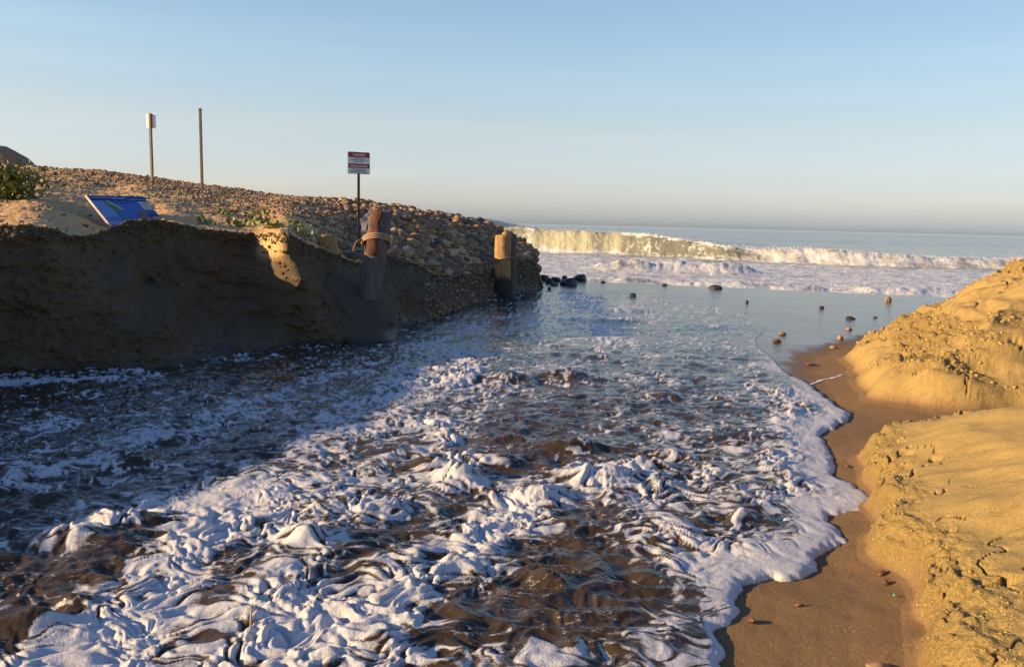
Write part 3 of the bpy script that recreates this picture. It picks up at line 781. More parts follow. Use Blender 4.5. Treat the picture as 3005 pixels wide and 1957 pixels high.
water = link('water', grid_mesh('water', XW, YW, ZW, {'foam': foam}, keep=keep), M_water)
tag(water, kind='structure')

# ------------------------------------------------------------------ sea
SEA = -0.42
a_s = np.concatenate([np.linspace(-0.75, -0.08, 60)[:-1], np.linspace(-0.08, 0.66, 620), np.linspace(0.66, 0.95, 40)[1:]])
crest_px = np.array([(1000, 526, 70), (1190, 528, 67), (1235, 533, 65), (1420, 541, 63), (1500, 545, 61), (1600, 560, 59), (1680, 572, 57), (1750, 580, 56), (1800, 578, 55), (1900, 580, 54), (2000, 588, 53), (2100, 597, 52.5), (2200, 600, 52.5), (2300, 605, 52.5), (2400, 596, 52.5)], float)
ca = (crest_px[:, 0] - 1190) / 1893.0
_, _, cz = at(crest_px[:, 0], crest_px[:, 1], crest_px[:, 2])
q = np.concatenate([1 / np.linspace(1 / 20.0, 1 / 46.0, 130), np.linspace(46, 70, 190)[1:], np.linspace(70, 135, 120)[1:], 1 / np.linspace(1 / 135.0, 1 / 6000.0, 70)[1:]])
AS, QS = np.meshgrid(a_s, q, indexing='ij')
Yc = np.interp(a_s, ca, crest_px[:, 2])[:, None]
Ac = (np.interp(a_s, ca, cz) - SEA)[:, None]
YS = QS + (Yc - 58) * sstep(30, 46, QS) * sstep(140, 70, QS)
XS = AS * YS
jag = 0.5 * fbm(XS * 0.35, XS * 0 + 1.1, 4, 151)
dy = YS - (Yc + jag)                       # behind the crest positive
front = sstep(-1.5, 0.0, dy) ** 0.8; back = np.exp(-np.clip(dy, 0, None) / 5.0)
uq = AS * 1893 + 1190
white = sstep(1640, 1820, uq)
wv = Ac * (1 + (0.05 + 0.16 * white) * fbm(XS * 0.8, YS * 0.2, 4, 153)) * np.where(dy < 0, front, back)
ZS = SEA + wv
# swell standing up farther out on the left
u2 = AS * 1893 + 1190
h2 = 1.75 * np.exp(-((u2 - 1080) / 150) ** 2) + 0.9 * sstep(1900, 1300, u2) * sstep(900, 1000, u2) * 0.9 + 0.25
dy2 = YS - 112 - 0.06 * XS
ZS = ZS + h2 * np.where(dy2 < 0, np.exp(-(dy2 / 5.5) ** 2), np.exp(-(dy2 / 10.0) ** 2))
for yy, hh, ww in [(165, 0.5, 10), (230, 0.5, 14), (320, 0.4, 18)]:
    ZS = ZS + hh * np.exp(-((YS - yy - 3 * fbm(XS * 0.02, YS * 0 + yy, 2, 155)) / ww) ** 2)
near_s = sstep(70, 40, YS)
ZS = ZS + (0.10 * fbm(XS * 0.35, YS * 0.5, 4, 157) + 0.06 * fbm(XS * 1.3, YS * 1.6, 3, 159)) * sstep(130, 60, YS) + 0.05 * fbm(XS * 0.15, YS * 0.3, 3, 161)
bore = np.exp(-((YS - 41 + 0.22 * XS - 2 * fbm(XS * 0.15, XS * 0, 2, 163)) / 0.8) ** 2) * sstep(1330, 1420, u2) * sstep(1800, 1700, u2)
bore2 = np.exp(-((YS - 31 + 0.2 * XS - 1.5 * fbm(XS * 0.2, XS * 0, 2, 165)) / 0.7) ** 2)
ZS = ZS + 0.42 * bore * (0.8 + 0.8 * billow(XS * 1.2, YS * 1.2, 2, 167)) + 0.22 * bore2 * (0.6 + billow(XS * 1.2, YS * 1.2, 2, 169))
# foam on the sea
foam_s = 0.60 * sstep(58, 47, YS - (Yc - 55)) + 0.0
foam_s = foam_s + 0.55 * fbm(XS * 0.35, YS * 0.55, 4, 171) + 0.32 * fbm(XS * 1.1, YS * 1.6, 3, 173)
lace_s = np.clip(1 - np.abs(pn(XS * 0.55 + 0.8 * fbm(XS, YS, 2, 175), YS * 0.5, 177)) * 3.5, 0, 1)
foam_s = foam_s + 0.30 * lace_s * sstep(66, 58, YS) 
glass = sstep(1225, 1260, u2) * sstep(1440, 1400, u2)       # the green translucent curtain of the curl
crestline = np.exp(-(np.clip(dy, None, 0) / 0.55) ** 2) * np.exp(-(np.clip(dy, 0, None) / 0.9) ** 2)
toe = np.exp(-((dy + 1.45) / 0.45) ** 2)
foam_s = foam_s + crestline * (0.75 + 0.5 * fbm(XS * 1.2, YS * 0.8, 3, 179)) * (1 - 0.75 * glass) * sstep(1190, 1240, u2) + toe * 0.8 * glass + sstep(1700, 2000, u2) * 0.5 * np.exp(-((dy + 0.5) / 0.9) ** 2)
foam_s = foam_s * sstep(100, 75, YS) + 0.30 * (fbm(XS * 0.1, YS * 0.35, 4, 181) - 0.2) * sstep(75, 100, YS)
lf = np.maximum(np.clip(1 - np.abs(pn(XS * 0.8 + 0.9 * fbm(XS * 1.2, ZS * 2, 3, 187), ZS * 3.2 + 0.5 * XS * 0.3, 189)) * 5.0, 0, 1), 0.8 * np.clip(1 - np.abs(pn(XS * 2.1 + 0.8 * fbm(XS * 2, ZS * 3, 2, 188), ZS * 6.0, 190)) * 5.0, 0, 1))
face_gap = np.exp(-((dy + 0.9) / 0.55) ** 2) * (1 - glass) * sstep(2050, 1900, u2)
on_face = sstep(-1.9, -1.5, dy) * sstep(0.15, -0.05, dy)
curtain = sstep(1225, 1245, u2) * sstep(1450, 1415, u2)
lacef = np.clip(lf * 0.62 + 0.45 * fbm(XS * 0.6, ZS * 1.6, 4, 193), 0, 1)
crestw = sstep(-0.42, -0.1, dy + 0.35 * fbm(XS * 1.1, XS * 0 + 2.2, 3, 197))
midw = np.clip(0.85 * lacef + crestw + 0.5 * sstep(-1.0, -1.6, dy), 0, 1)
rightw = 0.62 + 0.5 * fbm(XS * 0.9, ZS * 2.0, 3, 199)
curw = np.clip(sstep(-1.05, -1.45, dy + 0.3 * fbm(XS * 1.3, XS * 0 + 5.0, 3, 203)) + 0.25 * np.clip(fbm(XS * 2.5, ZS * 0.6, 3, 205), 0, 1) + 0.5 * sstep(-0.12, 0.0, dy), 0, 1)
facef = curtain * curw + (1 - curtain) * (midw * (1 - white) + rightw * white)
facef = np.where(u2 < 1230, 0.35 + 0.5 * fbm(XS * 1.0, ZS * 2, 3, 207), facef)
foam_s = foam_s * (1 - on_face) + facef * on_face
foam_s = np.clip(foam_s, 0, 1)
ZS = ZS + (0.16 * billow(XS * 1.6, YS * 1.6, 3, 183) + 0.10 * billow(XS * 5, YS * 4, 2, 185)) * np.clip(crestline * foam_s * 1.3, 0, 1)
keep = (YS > 24.6 - 0.30 * (XS - 2)) 
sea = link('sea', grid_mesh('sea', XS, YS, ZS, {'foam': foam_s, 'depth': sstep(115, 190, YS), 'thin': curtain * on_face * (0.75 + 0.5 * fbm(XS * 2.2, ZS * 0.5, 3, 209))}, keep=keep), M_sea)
tag(sea, kind='structure')

rsp = np.random.RandomState(21)
ns = 1500
sa = rsp.uniform(0.0, 0.66, ns); sw = np.abs(fbm(sa * 60, sa * 0 + 0.7, 3, 195))
su_ = sa * 1893 + 1190
sYc = np.interp(sa, ca, crest_px[:, 2]); sA = np.interp(sa, ca, cz)
spx, spy = sa * sYc + rsp.randn(ns) * 0.25, sYc + rsp.randn(ns) * 0.5 + 0.2
spz = sA + 0.02 + np.abs(rsp.randn(ns)) * (0.04 + 0.30 * sw ** 1.5)
spr = rsp.uniform(0.010, 0.035, ns)
oc = np.array([(1, 0, 0), (-1, 0, 0), (0, 1, 0), (0, -1, 0), (0, 0, 1), (0, 0, -1)], float)
of = np.array([(0, 2, 4), (2, 1, 4), (1, 3, 4), (3, 0, 4), (2, 0, 5), (1, 2, 5), (3, 1, 5), (0, 3, 5)])
spV = (oc[None] * spr[:, None, None] + np.stack([spx, spy, spz], -1)[:, None]).reshape(-1, 3)
spF = (of[None] + (np.arange(ns) * 6)[:, None, None]).reshape(-1, 3)
M_foam = mat_simple('sea_foam', (0.62, 0.62, 0.62), (0.55, 0.55, 0.56), 40, 0.6, bstr=0.4, bdist=0.01, obj=False)
tag(link('spray', mesh_np('spray', spV, spF), M_foam), 'fine white spray flying off the crest of the breaking wave', 'spray', kind='stuff')

# ------------------------------------------------------------------ stones
def stone_mesh(name, seed, sub=1, flat=0.62):
    rs = np.random.RandomState(seed)
    bm = bmesh.new()
    bmesh.ops.create_icosphere(bm, subdivisions=sub, radius=1.0)
    ax = np.array([1.0, 0.72 + 0.25 * rs.rand(), flat * (0.8 + 0.4 * rs.rand())])
    pl = rs.randn(5, 3); pl /= np.linalg.norm(pl, axis=1)[:, None]; cut = 0.72 + 0.25 * rs.rand(5)
    for v in bm.verts:
        c = np.array(v.co)
        for n_, k in zip(pl, cut):
            e = c @ n_ - k
            if e > 0: c = c - n_ * e * 0.8
        c = c * (1 + 0.05 * rs.randn()) * ax
        v.co = c
    me = bpy.data.meshes.new(name); bm.to_mesh(me); bm.free()
    me.polygons.foreach_set('use_smooth', np.ones(len(me.polygons), bool))
    me.materials.append(M_stone)
    return me
SM = [stone_mesh('cobble', s) for s in range(8)]
SV = []
for me in SM:
    v = np.zeros(len(me.vertices) * 3); me.vertices.foreach_get('co', v)
    SV.append(v.reshape(-1, 3))
SFc = np.array([p.vertices[:] for p in SM[0].polygons])

g_ = (1 + 5 ** 0.5) / 2
ICO_V = np.array([(-1, g_, 0), (1, g_, 0), (-1, -g_, 0), (1, -g_, 0), (0, -1, g_), (0, 1, g_), (0, -1, -g_), (0, 1, -g_), (g_, 0, -1), (g_, 0, 1), (-g_, 0, -1), (-g_, 0, 1)]) / np.sqrt(1 + g_ * g_)
ICO_F = np.array([(0, 11, 5), (0, 5, 1), (0, 1, 7), (0, 7, 10), (0, 10, 11), (1, 5, 9), (5, 11, 4), (11, 10, 2), (10, 7, 6), (7, 1, 8), (3, 9, 4), (3, 4, 2), (3, 2, 6), (3, 6, 8), (3, 8, 9), (4, 9, 5), (2, 4, 11), (6, 2, 10), (8, 6, 7), (9, 8, 1)])
rs0 = np.random.RandomState(77)
SV0 = [ICO_V * (0.95 + 0.3 * (rs0.rand(12, 1) - 0.5)) * np.array([1.05, 0.75 + 0.3 * rs0.rand(), 0.5 + 0.25 * rs0.rand()]) for _ in range(8)]

rs = np.random.RandomState(5)
N = 19000
su = rs.uniform(-130, 1250, N); ss = rs.beta(1.1, 1.0, N)
stones = []
px, py, pz = hill_point(su, ss)
clump = fbm(px * 0.9, py * 0.6, 3, 191)
right = sstep(620, 930, su)
dens_s = right * (0.55 + 1.1 * clump) + (1 - right) * (sstep(0.35, 0.85, ss + 0.25 * clump + 0.25 * sstep(250, 600, su)) * 0.85 + 0.05)
ok = rs.rand(N) < dens_s
size = 0.014 + 0.036 * rs.rand(N) ** 3 + right * (0.006 + 0.16 * rs.rand(N) ** 4.5)
px, py, pz, size, su, ss = [a[ok] for a in (px, py, pz, size, su, ss)]
# a few big cobbles seen on the skyline and beside the post
extra = [(1095, 0.97, .20), (1120, 0.98, .17), (1042, 0.95, .17), (1085, 0.96, .13), (1205, 0.9, .16), (1062, 0.2, .15), (1040, 0.28, .13), (1075, 0.3, .14), (1120, 0.25, .14), (1010, 0.35, .16), (1030, 0.12, .13), (1100, 0.1, .12), (1150, 0.2, .12), (905, 0.95, .18), (1210, 0.3, .17), (1225, 0.35, .15), (1140, 0.32, .15), (1090, 0.42, .13)]
ex_ = np.array(extra)
qx, qy, qz = hill_point(ex_[:, 0], ex_[:, 1])
px = np.concatenate([px, qx]); py = np.concatenate([py, qy]); pz = np.concatenate([pz, qz]); size = np.concatenate([size, ex_[:, 2] * 0.75])
ni = 700
ci = rs.randint(int(0.80 * len(uu)), len(uu) - 3, ni); ti = rs.randint(int(0.08 * NF), int(0.97 * NF), ni)
px = np.concatenate([px, Xf[ci, ti]]); py = np.concatenate([py, Yf[ci, ti]]); pz = np.concatenate([pz, Zf[ci, ti]]); size = np.concatenate([size, 0.018 + 0.045 * rs.rand(ni) ** 2])
n = len(px)
app = size / py
order = np.argsort(-app)
rot = rs.rand(n) * 6.283; var = rs.randint(0, 8, n); tilt = rs.randn(n, 2) * 0.25
for i in order[:300]:
    o = bpy.data.objects.new('cobble', SM[var[i]])
    col.objects.link(o)
    o.parent = bank
    s = size[i]
    o.location = (px[i], py[i], pz[i] + s * 0.25); o.scale = (s, s, s); o.rotation_euler = (tilt[i, 0], tilt[i, 1], rot[i])
Vs, Fs = [], []
base = 0
rest = order[300:]
for k in range(8):
    idx = rest[var[rest] == k]
    if len(idx) == 0: continue
    v0 = SV0[k]
    c, s_ = np.cos(rot[idx]), np.sin(rot[idx])
    x = v0[None, :, 0] * c[:, None] - v0[None, :, 1] * s_[:, None]; y = v0[None, :, 0] * s_[:, None] + v0[None, :, 1] * c[:, None]
    z = v0[None, :, 2] + x * tilt[idx, 0][:, None]
    W = np.stack([x * size[idx][:, None] + px[idx][:, None], y * size[idx][:, None] + py[idx][:, None], z * size[idx][:, None] + (pz[idx] + 0.22 * size[idx])[:, None]], -1)
    Vs.append(W.reshape(-1, 3))
    Fs.append((ICO_F[None] + (np.arange(len(idx)) * len(v0))[:, None, None] + base).reshape(-1, 3)); base += len(idx) * len(v0)
cf = link('small_cobbles', mesh_np('small_cobbles', np.concatenate(Vs), np.concatenate(Fs)), M_stone, parent=bank)
cf['kind'] = 'stuff'

def crumbs(name, x, y, z, r, mat, parent, seed):
    rs_ = np.random.RandomState(seed); n_ = len(x)
    V_ = (np.array(SV0)[rs_.randint(0, 8, n_)] * r[:, None, None] * np.array([1, 1, 1.15])) + np.stack([x, y, z], -1)[:, None]
    F_ = (ICO_F[None] + (np.arange(n_) * 12)[:, None, None]).reshape(-1, 3)
    o = link(name, mesh_np(name, V_.reshape(-1, 3), F_), mat, parent)
    o['kind'] = 'stuff'
    return o
rc = np.random.RandomState(31)
ci = rc.randint(0, len(uu), 2600); ti = np.clip(NF - 1 - np.abs(rc.randn(2600)) * 7, 0, NF - 1).astype(int)
ci2 = rc.randint(0, int(0.8 * len(uu)), 2200); ti2 = rc.randint(int(0.05 * NF), NF - 1, 2200)
fz_ = smoothzone[ci2, ti2] < 0.3
ci = np.concatenate([ci, ci2[fz_]]); ti = np.concatenate([ti, ti2[fz_]])
crumbs('sand_crumbs', Xf[ci, ti], Yf[ci, ti], Zf[ci, ti], 0.010 + 0.035 * rc.rand(len(ci)) ** 3, M_bank, bank, 32)
gi = np.flatnonzero(((crumbb > 0.35) & (AB > 0.2) & (AB < 0.75) & (YB > 2.3) & (YB < 13)).ravel())
gi = rc.choice(gi, 5200, replace=False, p=None)
gi = gi[rc.rand(len(gi)) < np.where(YB.ravel()[gi] < 6.6, 0.22, 1.0)]
crumbs('sand_crumbs', XB.ravel()[gi], YB.ravel()[gi], zb.ravel()[gi], (0.004 + 0.017 * rc.rand(len(gi)) ** 3) * np.clip(YB.ravel()[gi] / 6, 0.32, 1.6), M_beach, beach, 33)

# ------------------------------------------------------------------ shaped rocks and pebbles on the wet flat
def rock_mesh(seed, size, sub=3, rough=0.12):
    rs = np.random.RandomState(seed)
    bm = bmesh.new(); bmesh.ops.create_icosphere(bm, subdivisions=sub, radius=1.0)
    C = np.array([v.co for v in bm.verts])
    pl = rs.randn(9, 3); pl[:, 2] = np.abs(pl[:, 2]) * 0.8; pl /= np.linalg.norm(pl, axis=1)[:, None]; cut = 0.62 + 0.3 * rs.rand(9)
    for n_, k in zip(pl, cut):
        e = np.clip(C @ n_ - k, 0, None); C = C - e[:, None] * n_[None] * 0.85
    nz = fbm(C[:, 0] * 1.7 + seed, C[:, 1] * 1.7 + C[:, 2] * 1.3, 3, seed % 40)
    C = C * (1 + rough * nz)[:, None] * np.array(size)[None]
    for v, c in zip(bm.verts, C): v.co = c
    return bm

def rock(name, u, v, wpx_, hpx, seed, mat, label, cat, group=None, zg=0.0, bury=0.3):
    gx, gy = ground(u, v, zg); gx, gy = float(gx), float(gy)
    w = wpx_ / 1893.0 * gy / 2; h = hpx / 1893.0 * gy / (2 - 2 * bury)
    bm = rock_mesh(seed, (w, w * 0.8, h))
    o = bm_obj(name, bm, mat)
    o.location = (gx, gy + w * 0.4, zg + h * (1 - 2 * bury))
    return tag(o, label, cat, group)

g1 = 'dark rocks at the seaward end of the bank'
for (u, v, w, h, sd, lb) in [
    (1350, 652, 34, 17, 1, 'largest dark rounded rock, farthest right of the cluster off the bank tip'),
    (1322, 663, 42, 19, 2, 'wide low black rock in front of the largest rock off the bank tip'),
    (1312, 650, 14, 10, 3, 'small dark stone wedged between the two largest rocks'),
    (1292, 654, 26, 12, 4, 'mid-sized black rock in the middle of the cluster off the bank tip'),
    (1265, 651, 24, 15, 5, 'black rock nearest the tip of the cobble bank'),
    (1277, 658, 20, 12, 6, 'jagged dark rock below the rock nearest the bank tip'),
    (1289, 664, 20, 7, 7, 'flat dark stone in the wash at the front of the rock cluster'),
    (1277, 672, 9, 5, 8, 'tiny dark stone lying nearest the camera of the rock cluster')]:
    rock('rock', u, v, w, h, sd, M_wetrock, lb, 'rock', g1)
g2 = 'stones lying on the wet sand flat'
for (u, v, w, h, sd, mt, lb) in [
    (1666, 671, 40, 9, 11, M_wetrock, 'long flat black stone on the crest line of the wet flat'),
    (1546, 664, 15, 5, 12, M_wetrock, 'small black stone on the crest line, left of the long flat one'),
    (1402, 657, 12, 4, 13, M_wetrock, 'small dark stone just right of the large rock cluster'),
    (1472, 689, 20, 8, 14, M_wetrock, 'dark stone in the rippled wash below the surf line'),
    (1736, 704, 12, 7, 15, M_wetrock, 'small round black stone alone on the wet flat'),
    (1910, 717, 13, 7, 16, M_wetrock, 'black pebble with a pale streak of water, centre of the wet flat'),
    (2065, 701, 17, 12, 17, M_tanrock, 'orange sunlit stone near the surf on the wet flat'),
    (1979, 742, 24, 7, 18, M_wetrock, 'flat black stone nearest the yellow sand bank'),
    (2034, 739, 12, 4, 19, M_wetrock, 'thin dark pebble beside the flat black stone'),
    (1974, 767, 17, 7, 20, M_tanrock, 'greenish tan pebble below the flat black stone'),
    (2053, 768, 12, 10, 21, M_tanrock, 'pale upright pebble by the foot of the yellow bank'),
    (2066, 773, 24, 9, 22, M_tanrock, 'long orange pebble touching the foot of the yellow bank'),
    (1954, 789, 15, 12, 23, M_tanrock, 'round tan pebble standing in the mirror-like film of water'),
    (1938, 810, 16, 8, 24, M_tanrock, 'oval tan pebble below the round one on the wet flat'),
    (1995, 818, 15, 7, 25, M_tanrock, 'rust red pebble on the brown sand patch'),
    (1820, 777, 20, 6, 26, M_tanrock, 'flat orange stone right of the curved edge of the wash'),
    (1808, 794, 24, 6, 27, M_kelp, 'low brown stone below the flat orange one'),
    (2042, 801, 16, 8, 28, M_tanrock, 'yellow pebble half under the sand bank'),
    (1885, 848, 24, 5, 29, M_kelp, 'flat brown fragment near the small foam line')]:
    rock('pebble', u, v, w, h, sd, mt, lb, 'pebble', g2, zg=0.003)
rock('pebble', 1185, 699, 50, 10, 31, M_wetrock, 'wet black stone in the wash at the foot of the wooden post', 'rock', zg=-0.02)
rock('pebble', 1222, 697, 26, 10, 32, M_wetrock, 'wet black stone in the wash right of the wooden post', 'rock', zg=-0.02)
gx, gy = ground(2045, 1552, 0.04)
o = bm_obj('pebble', rock_mesh(41, (0.055, 0.035, 0.02), rough=0.05), M_tanrock); o.location = (float(gx), float(gy), 0.045); o.rotation_euler = (0, 0.1, -0.2)
tag(o, 'smooth olive brown pebble at the bottom edge by the bank', 'pebble')

# boulder on the skyline
o = bm_obj('boulder', rock_mesh(52, (1.75, 0.9, 0.85), 4, 0.12), M_boulder)
o.location = P(-12, 390, 20.4) + Vector((0, 0, -0.30)); o.rotation_euler = (0.1, 0.12, 0.1)
tag(o, 'large brown boulder on the skyline at the far left', 'boulder')

# ------------------------------------------------------------------ posts, piles and signs
def log_bm(H, r0, r1, seed, seg=28, rings=26, wob=0.03, topcut=0.0, ruin=0.0):
    bm = bmesh.new(); R = []
    rs = np.random.RandomState(seed)
    ph = rs.rand(4) * 6.28
    for i in range(rings + 1):
        f = i / rings; ring = []
        for k in range(seg):
            an = 2 * math.pi * k / seg
            r_ = (r0 + (r1 - r0) * f) * (1 + wob * math.sin(3 * an + ph[0]) + wob * 0.7 * math.sin(7 * an + ph[1] + f * 2) + 0.02 * rs.randn())
            z = H * f
            if i == rings: z += topcut * math.cos(an + 0.6) + ruin * rs.randn() * 0.5
            elif f > 0.8: z += (topcut * math.cos(an + 0.6)) * (f - 0.8) / 0.2
            ring.append(bm.verts.new((r_ * math.cos(an) + 0.015 * math.sin(f * 4 + ph[2]), r_ * math.sin(an), z)))
        R.append(ring)
    for i in range(rings):
        for k in range(seg):
            bm.faces.new((R[i][k], R[i][(k + 1) % seg], R[i + 1][(k + 1) % seg], R[i + 1][k]))
    c = bm.verts.new((0, 0, H + ruin * 0.2 - 0.01))
    for k in range(seg): bm.faces.new((R[-1][k], R[-1][(k + 1) % seg], c))
    return bm

def coil(r, z0, turns, rope_r, tilt, seed=0, step=0.045):
    pts = []
    n = int(turns * 36)
    for i in range(n + 1):
        an = 2 * math.pi * i / 36
        pts.append((r * math.cos(an), r * math.sin(an), z0 + step * i / 36 + tilt * math.cos(an + 0.9)))
    return tube_mesh('rope', pts, rope_r, 7)

# upright wooden post at the seaward end
pb = P(1168, 694, 18.9); ptop = P(1167, 546, 18.9)
post = empty('wooden_post', (pb.x, 18.9, -0.25))
Hp = ptop.z + 0.25
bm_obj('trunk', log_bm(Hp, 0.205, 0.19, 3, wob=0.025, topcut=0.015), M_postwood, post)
sp = log_bm(Hp * 0.99, 0.10, 0.095, 4, seg=16, wob=0.04)
bmesh.ops.translate(sp, vec=(0.20, 0.06, -0.02), verts=sp.verts)
bm_obj('side_timber', sp, M_pile, post)
bm_obj('rope_coil', coil(0.225, Hp - 0.60, 1.6, 0.014, 0.05), M_rope, post)
tag(post, 'upright sunlit wooden post at the seaward end of the cobble bank', 'post')
o = bm_obj('stone', rock_mesh(61, (0.11, 0.09, 0.06), 2, 0.08), M_tanrock)
o.location = (pb.x + 0.05, 18.9, ptop.z + 0.035)
tag(o, 'rounded tan stone resting on top of the upright wooden post', 'stone')

# leaning broken pile with rope
pl_b = P(846, 752, 12.15); pl_t = P(884, 500, 12.6)
ax_ = (pl_t - pl_b); Lp = ax_.length
pile = empty('leaning_pile', pl_b)
pile.rotation_euler = Vector((0, 0, 1)).rotation_difference(ax_.normalized()).to_euler()
bm_obj('trunk', log_bm(Lp, 0.15, 0.182, 8, wob=0.05, topcut=0.06, ruin=0.11), M_pile, pile)
bmr = bmesh.new()
gr = []
rs2 = np.random.RandomState(9)
for i in range(16):
    row = []
    for k in range(9):
        f = i / 15; an = math.radians(-128 + (k / 8) * (62 + 10 * math.sin(i)))
        rr_ = 0.197 + 0.012 * rs2.rand()
        if k in (0, 8) or i in (0, 15): rr_ = 0.182
        row.append(bmr.verts.new((rr_ * math.cos(an), rr_ * math.sin(an), Lp * (0.60 + 0.41 * f) + 0.012 * rs2.randn())))
    gr.append(row)
for i in range(15):
    for k in range(8): bmr.faces.new((gr[i][k], gr[i][k + 1], gr[i + 1][k + 1], gr[i + 1][k]))
bm_obj('rusty_bark', bmr, M_rust, pile)
bm_obj('rope_coil', coil(0.207, Lp * 0.72, 3.2, 0.017, 0.045, step=0.034), M_rope, pile)
fr = tube_mesh('rope_end', [(-0.2, -0.12, Lp * 0.74), (-0.28, -0.12, Lp * 0.70), (-0.30, -0.1, Lp * 0.62), (-0.27, -0.1, Lp * 0.55), (-0.28, -0.1, Lp * 0.50)], [0.02, 0.022, 0.018, 0.016, 0.012], 7)
bm_obj('rope_end', fr, M_darkrope, pile)
bmf = bmesh.new()
fv = [[bmf.verts.new((-0.165 - 0.045 * math.sin(math.pi * min(1, (1 - i / 8) * 1.15)) * (k / 4) - 0.01 * k, -0.10 - 0.03 * math.sin(i * 1.3) * k / 4, Lp * (0.76 + 0.23 * i / 8))) for k in range(5)] for i in range(9)]
for i in range(8):
    for k in range(4): bmf.faces.new((fv[i][k], fv[i][k + 1], fv[i + 1][k + 1], fv[i + 1][k]))
bmesh.ops.solidify(bmf, geom=bmf.faces[:], thickness=0.006)
bm_obj('torn_sheet', bmf, M_cloth, pile)
tag(pile, 'leaning broken grey pile with rusty top bound by rope', 'pile')

# short cut stump
sb = P(762, 572, 13.3)
stump = empty('stump', (sb.x, 13.3, sb.z - 0.16))
bm_obj('trunk', log_bm(0.34, 0.165, 0.16, 12, wob=0.03), M_wood, stump)
tag(stump, 'short yellow cut log stump left of the leaning pile', 'stump')

# slack ropes from the wooden post along the bank
def rope(name, pts, r, mat, label):
    q_ = spline([tuple(p) for p in pts], 8)
    o = bm_obj(name, tube_mesh(name, q_, r, 6), mat)
    return tag(o, label, 'rope')
rope('rope', [P(1186, 604, 18.8), P(1150, 610, 18.65), P(1080, 616, 17.5), P(1020, 617, 16.4), P(960, 612, 15.0), P(905, 596, 13.9), P(890, 580, 12.6)], 0.016, M_darkrope, 'taut brown rope running from the wooden post towards the leaning pile')
rope('rope', [P(1140, 615, 18.6), P(1095, 618, 17.7), P(1075, 632, 17.1), P(1055, 643, 16.6), P(1030, 648, 16.0), P(1005, 650, 15.5)], 0.020, M_darkrope, 'slack thick rope sagging over the edge of the cobble bank')

def box_bm(x0, x1, y0, y1, z0, z1, bev=0.0):
    bm = bmesh.new()
    bmesh.ops.create_cube(bm, size=1.0)
    bmesh.ops.scale(bm, vec=(x1 - x0, y1 - y0, z1 - z0), verts=bm.verts)
    bmesh.ops.translate(bm, vec=((x0 + x1) / 2, (y0 + y1) / 2, (z0 + z1) / 2), verts=bm.verts)
    if bev: bmesh.ops.bevel(bm, geom=bm.edges[:], offset=bev, segments=2, affect='EDGES')
    return bm

def rrect_bm(w, h, r, th, seg=5):
    """upright plate in the xz plane with rounded corners, front face at y = -th/2"""
    bm = bmesh.new(); ring = []
    for cx, cz, a0 in ((w / 2 - r, h / 2 - r, 0), (-w / 2 + r, h / 2 - r, 90), (-w / 2 + r, -h / 2 + r, 180), (w / 2 - r, -h / 2 + r, 270)):
        for k in range(seg + 1):
            an = math.radians(a0 + 90 * k / seg); ring.append((cx + r * math.cos(an), cz + r * math.sin(an)))
    f = [bm.verts.new((x, -th / 2, z)) for x, z in ring]; b = [bm.verts.new((x, th / 2, z)) for x, z in ring]
    bm.faces.new(f[::-1]); bm.faces.new(b)
    n = len(ring)
    for i in range(n): bm.faces.new((f[i], f[(i + 1) % n], b[(i + 1) % n], b[i]))
    bmesh.ops.recalc_face_normals(bm, faces=bm.faces[:])
    return bm

def lettering(txt, w, cx, cz, y, mat, parent, hmax):
    cu = bpy.data.curves.new('lettering', 'FONT'); cu.body = txt; cu.align_x = 'CENTER'; cu.align_y = 'CENTER'; cu.extrude = 0.0008; cu.offset = 0.012
    to = bpy.data.objects.new('lettering_tmp', cu); col.objects.link(to)
    dg = bpy.context.evaluated_depsgraph_get()
    me = bpy.data.meshes.new_from_object(to.evaluated_get(dg))
    bpy.data.objects.remove(to); bpy.data.curves.remove(cu)
    v = np.zeros(len(me.vertices) * 3); me.vertices.foreach_get('co', v); v = v.reshape(-1, 3)
    v[:, :2] -= (v[:, :2].min(0) + v[:, :2].max(0)) / 2
    sx = w / np.ptp(v[:, 0]); sz = hmax / np.ptp(v[:, 1])
    q_ = np.stack([v[:, 0] * sx + cx, y - np.clip(v[:, 2], 0, 1) * 0.5, v[:, 1] * sz + cz], -1)
    me.vertices.foreach_set('co', q_.ravel().astype(np.float32)); me.update()
    me.materials.clear()
    return link('lettering', me, mat, parent, smooth=False)

# warning sign
WY = 16.4
wb = P(834, 585, WY); wt = P(835, 354, WY); wm = P(835, 405, WY)
sign = empty('warning_sign', (wb.x, WY, wb.z))
pw = 50 / 1893.0 * WY; ph_ = (wt.z - wm.z)
zc = wm.z - wb.z + ph_ / 2
bm_obj('post', box_bm(-0.024, 0.024, 0.006, 0.046, -0.4, zc + ph_ * 0.45, 0.004), M_post, sign, smooth=False)
def onpanel(bm):
    bmesh.ops.translate(bm, vec=(0, -0.005, zc), verts=bm.verts); return bm
bm_obj('backing_plate', onpanel(rrect_bm(pw, ph_, 0.02, 0.006)), M_ink, sign, smooth=False)
fp = rrect_bm(pw * 0.965, ph_ * 0.965, 0.017, 0.004); bmesh.ops.translate(fp, vec=(0, -0.0105, zc), verts=fp.verts)
bm_obj('white_face', fp, M_white, sign, smooth=False)
for z0, z1, txt, tw in ((0.255, 0.482, 'WARNING', 0.56), (-0.235, -0.03, 'PRECAUCIÓN', 0.76)):
    b_ = bm_obj('red_band', box_bm(-pw * 0.482, pw * 0.482, -0.0155, -0.0130, zc + z0 * ph_, zc + z1 * ph_), M_red, sign, smooth=False)
    lettering(txt, pw * tw, 0, zc + (z0 + z1) / 2 * ph_, -0.0165, M_white, b_, ph_ * 0.125)
rw_ = random.Random(3)
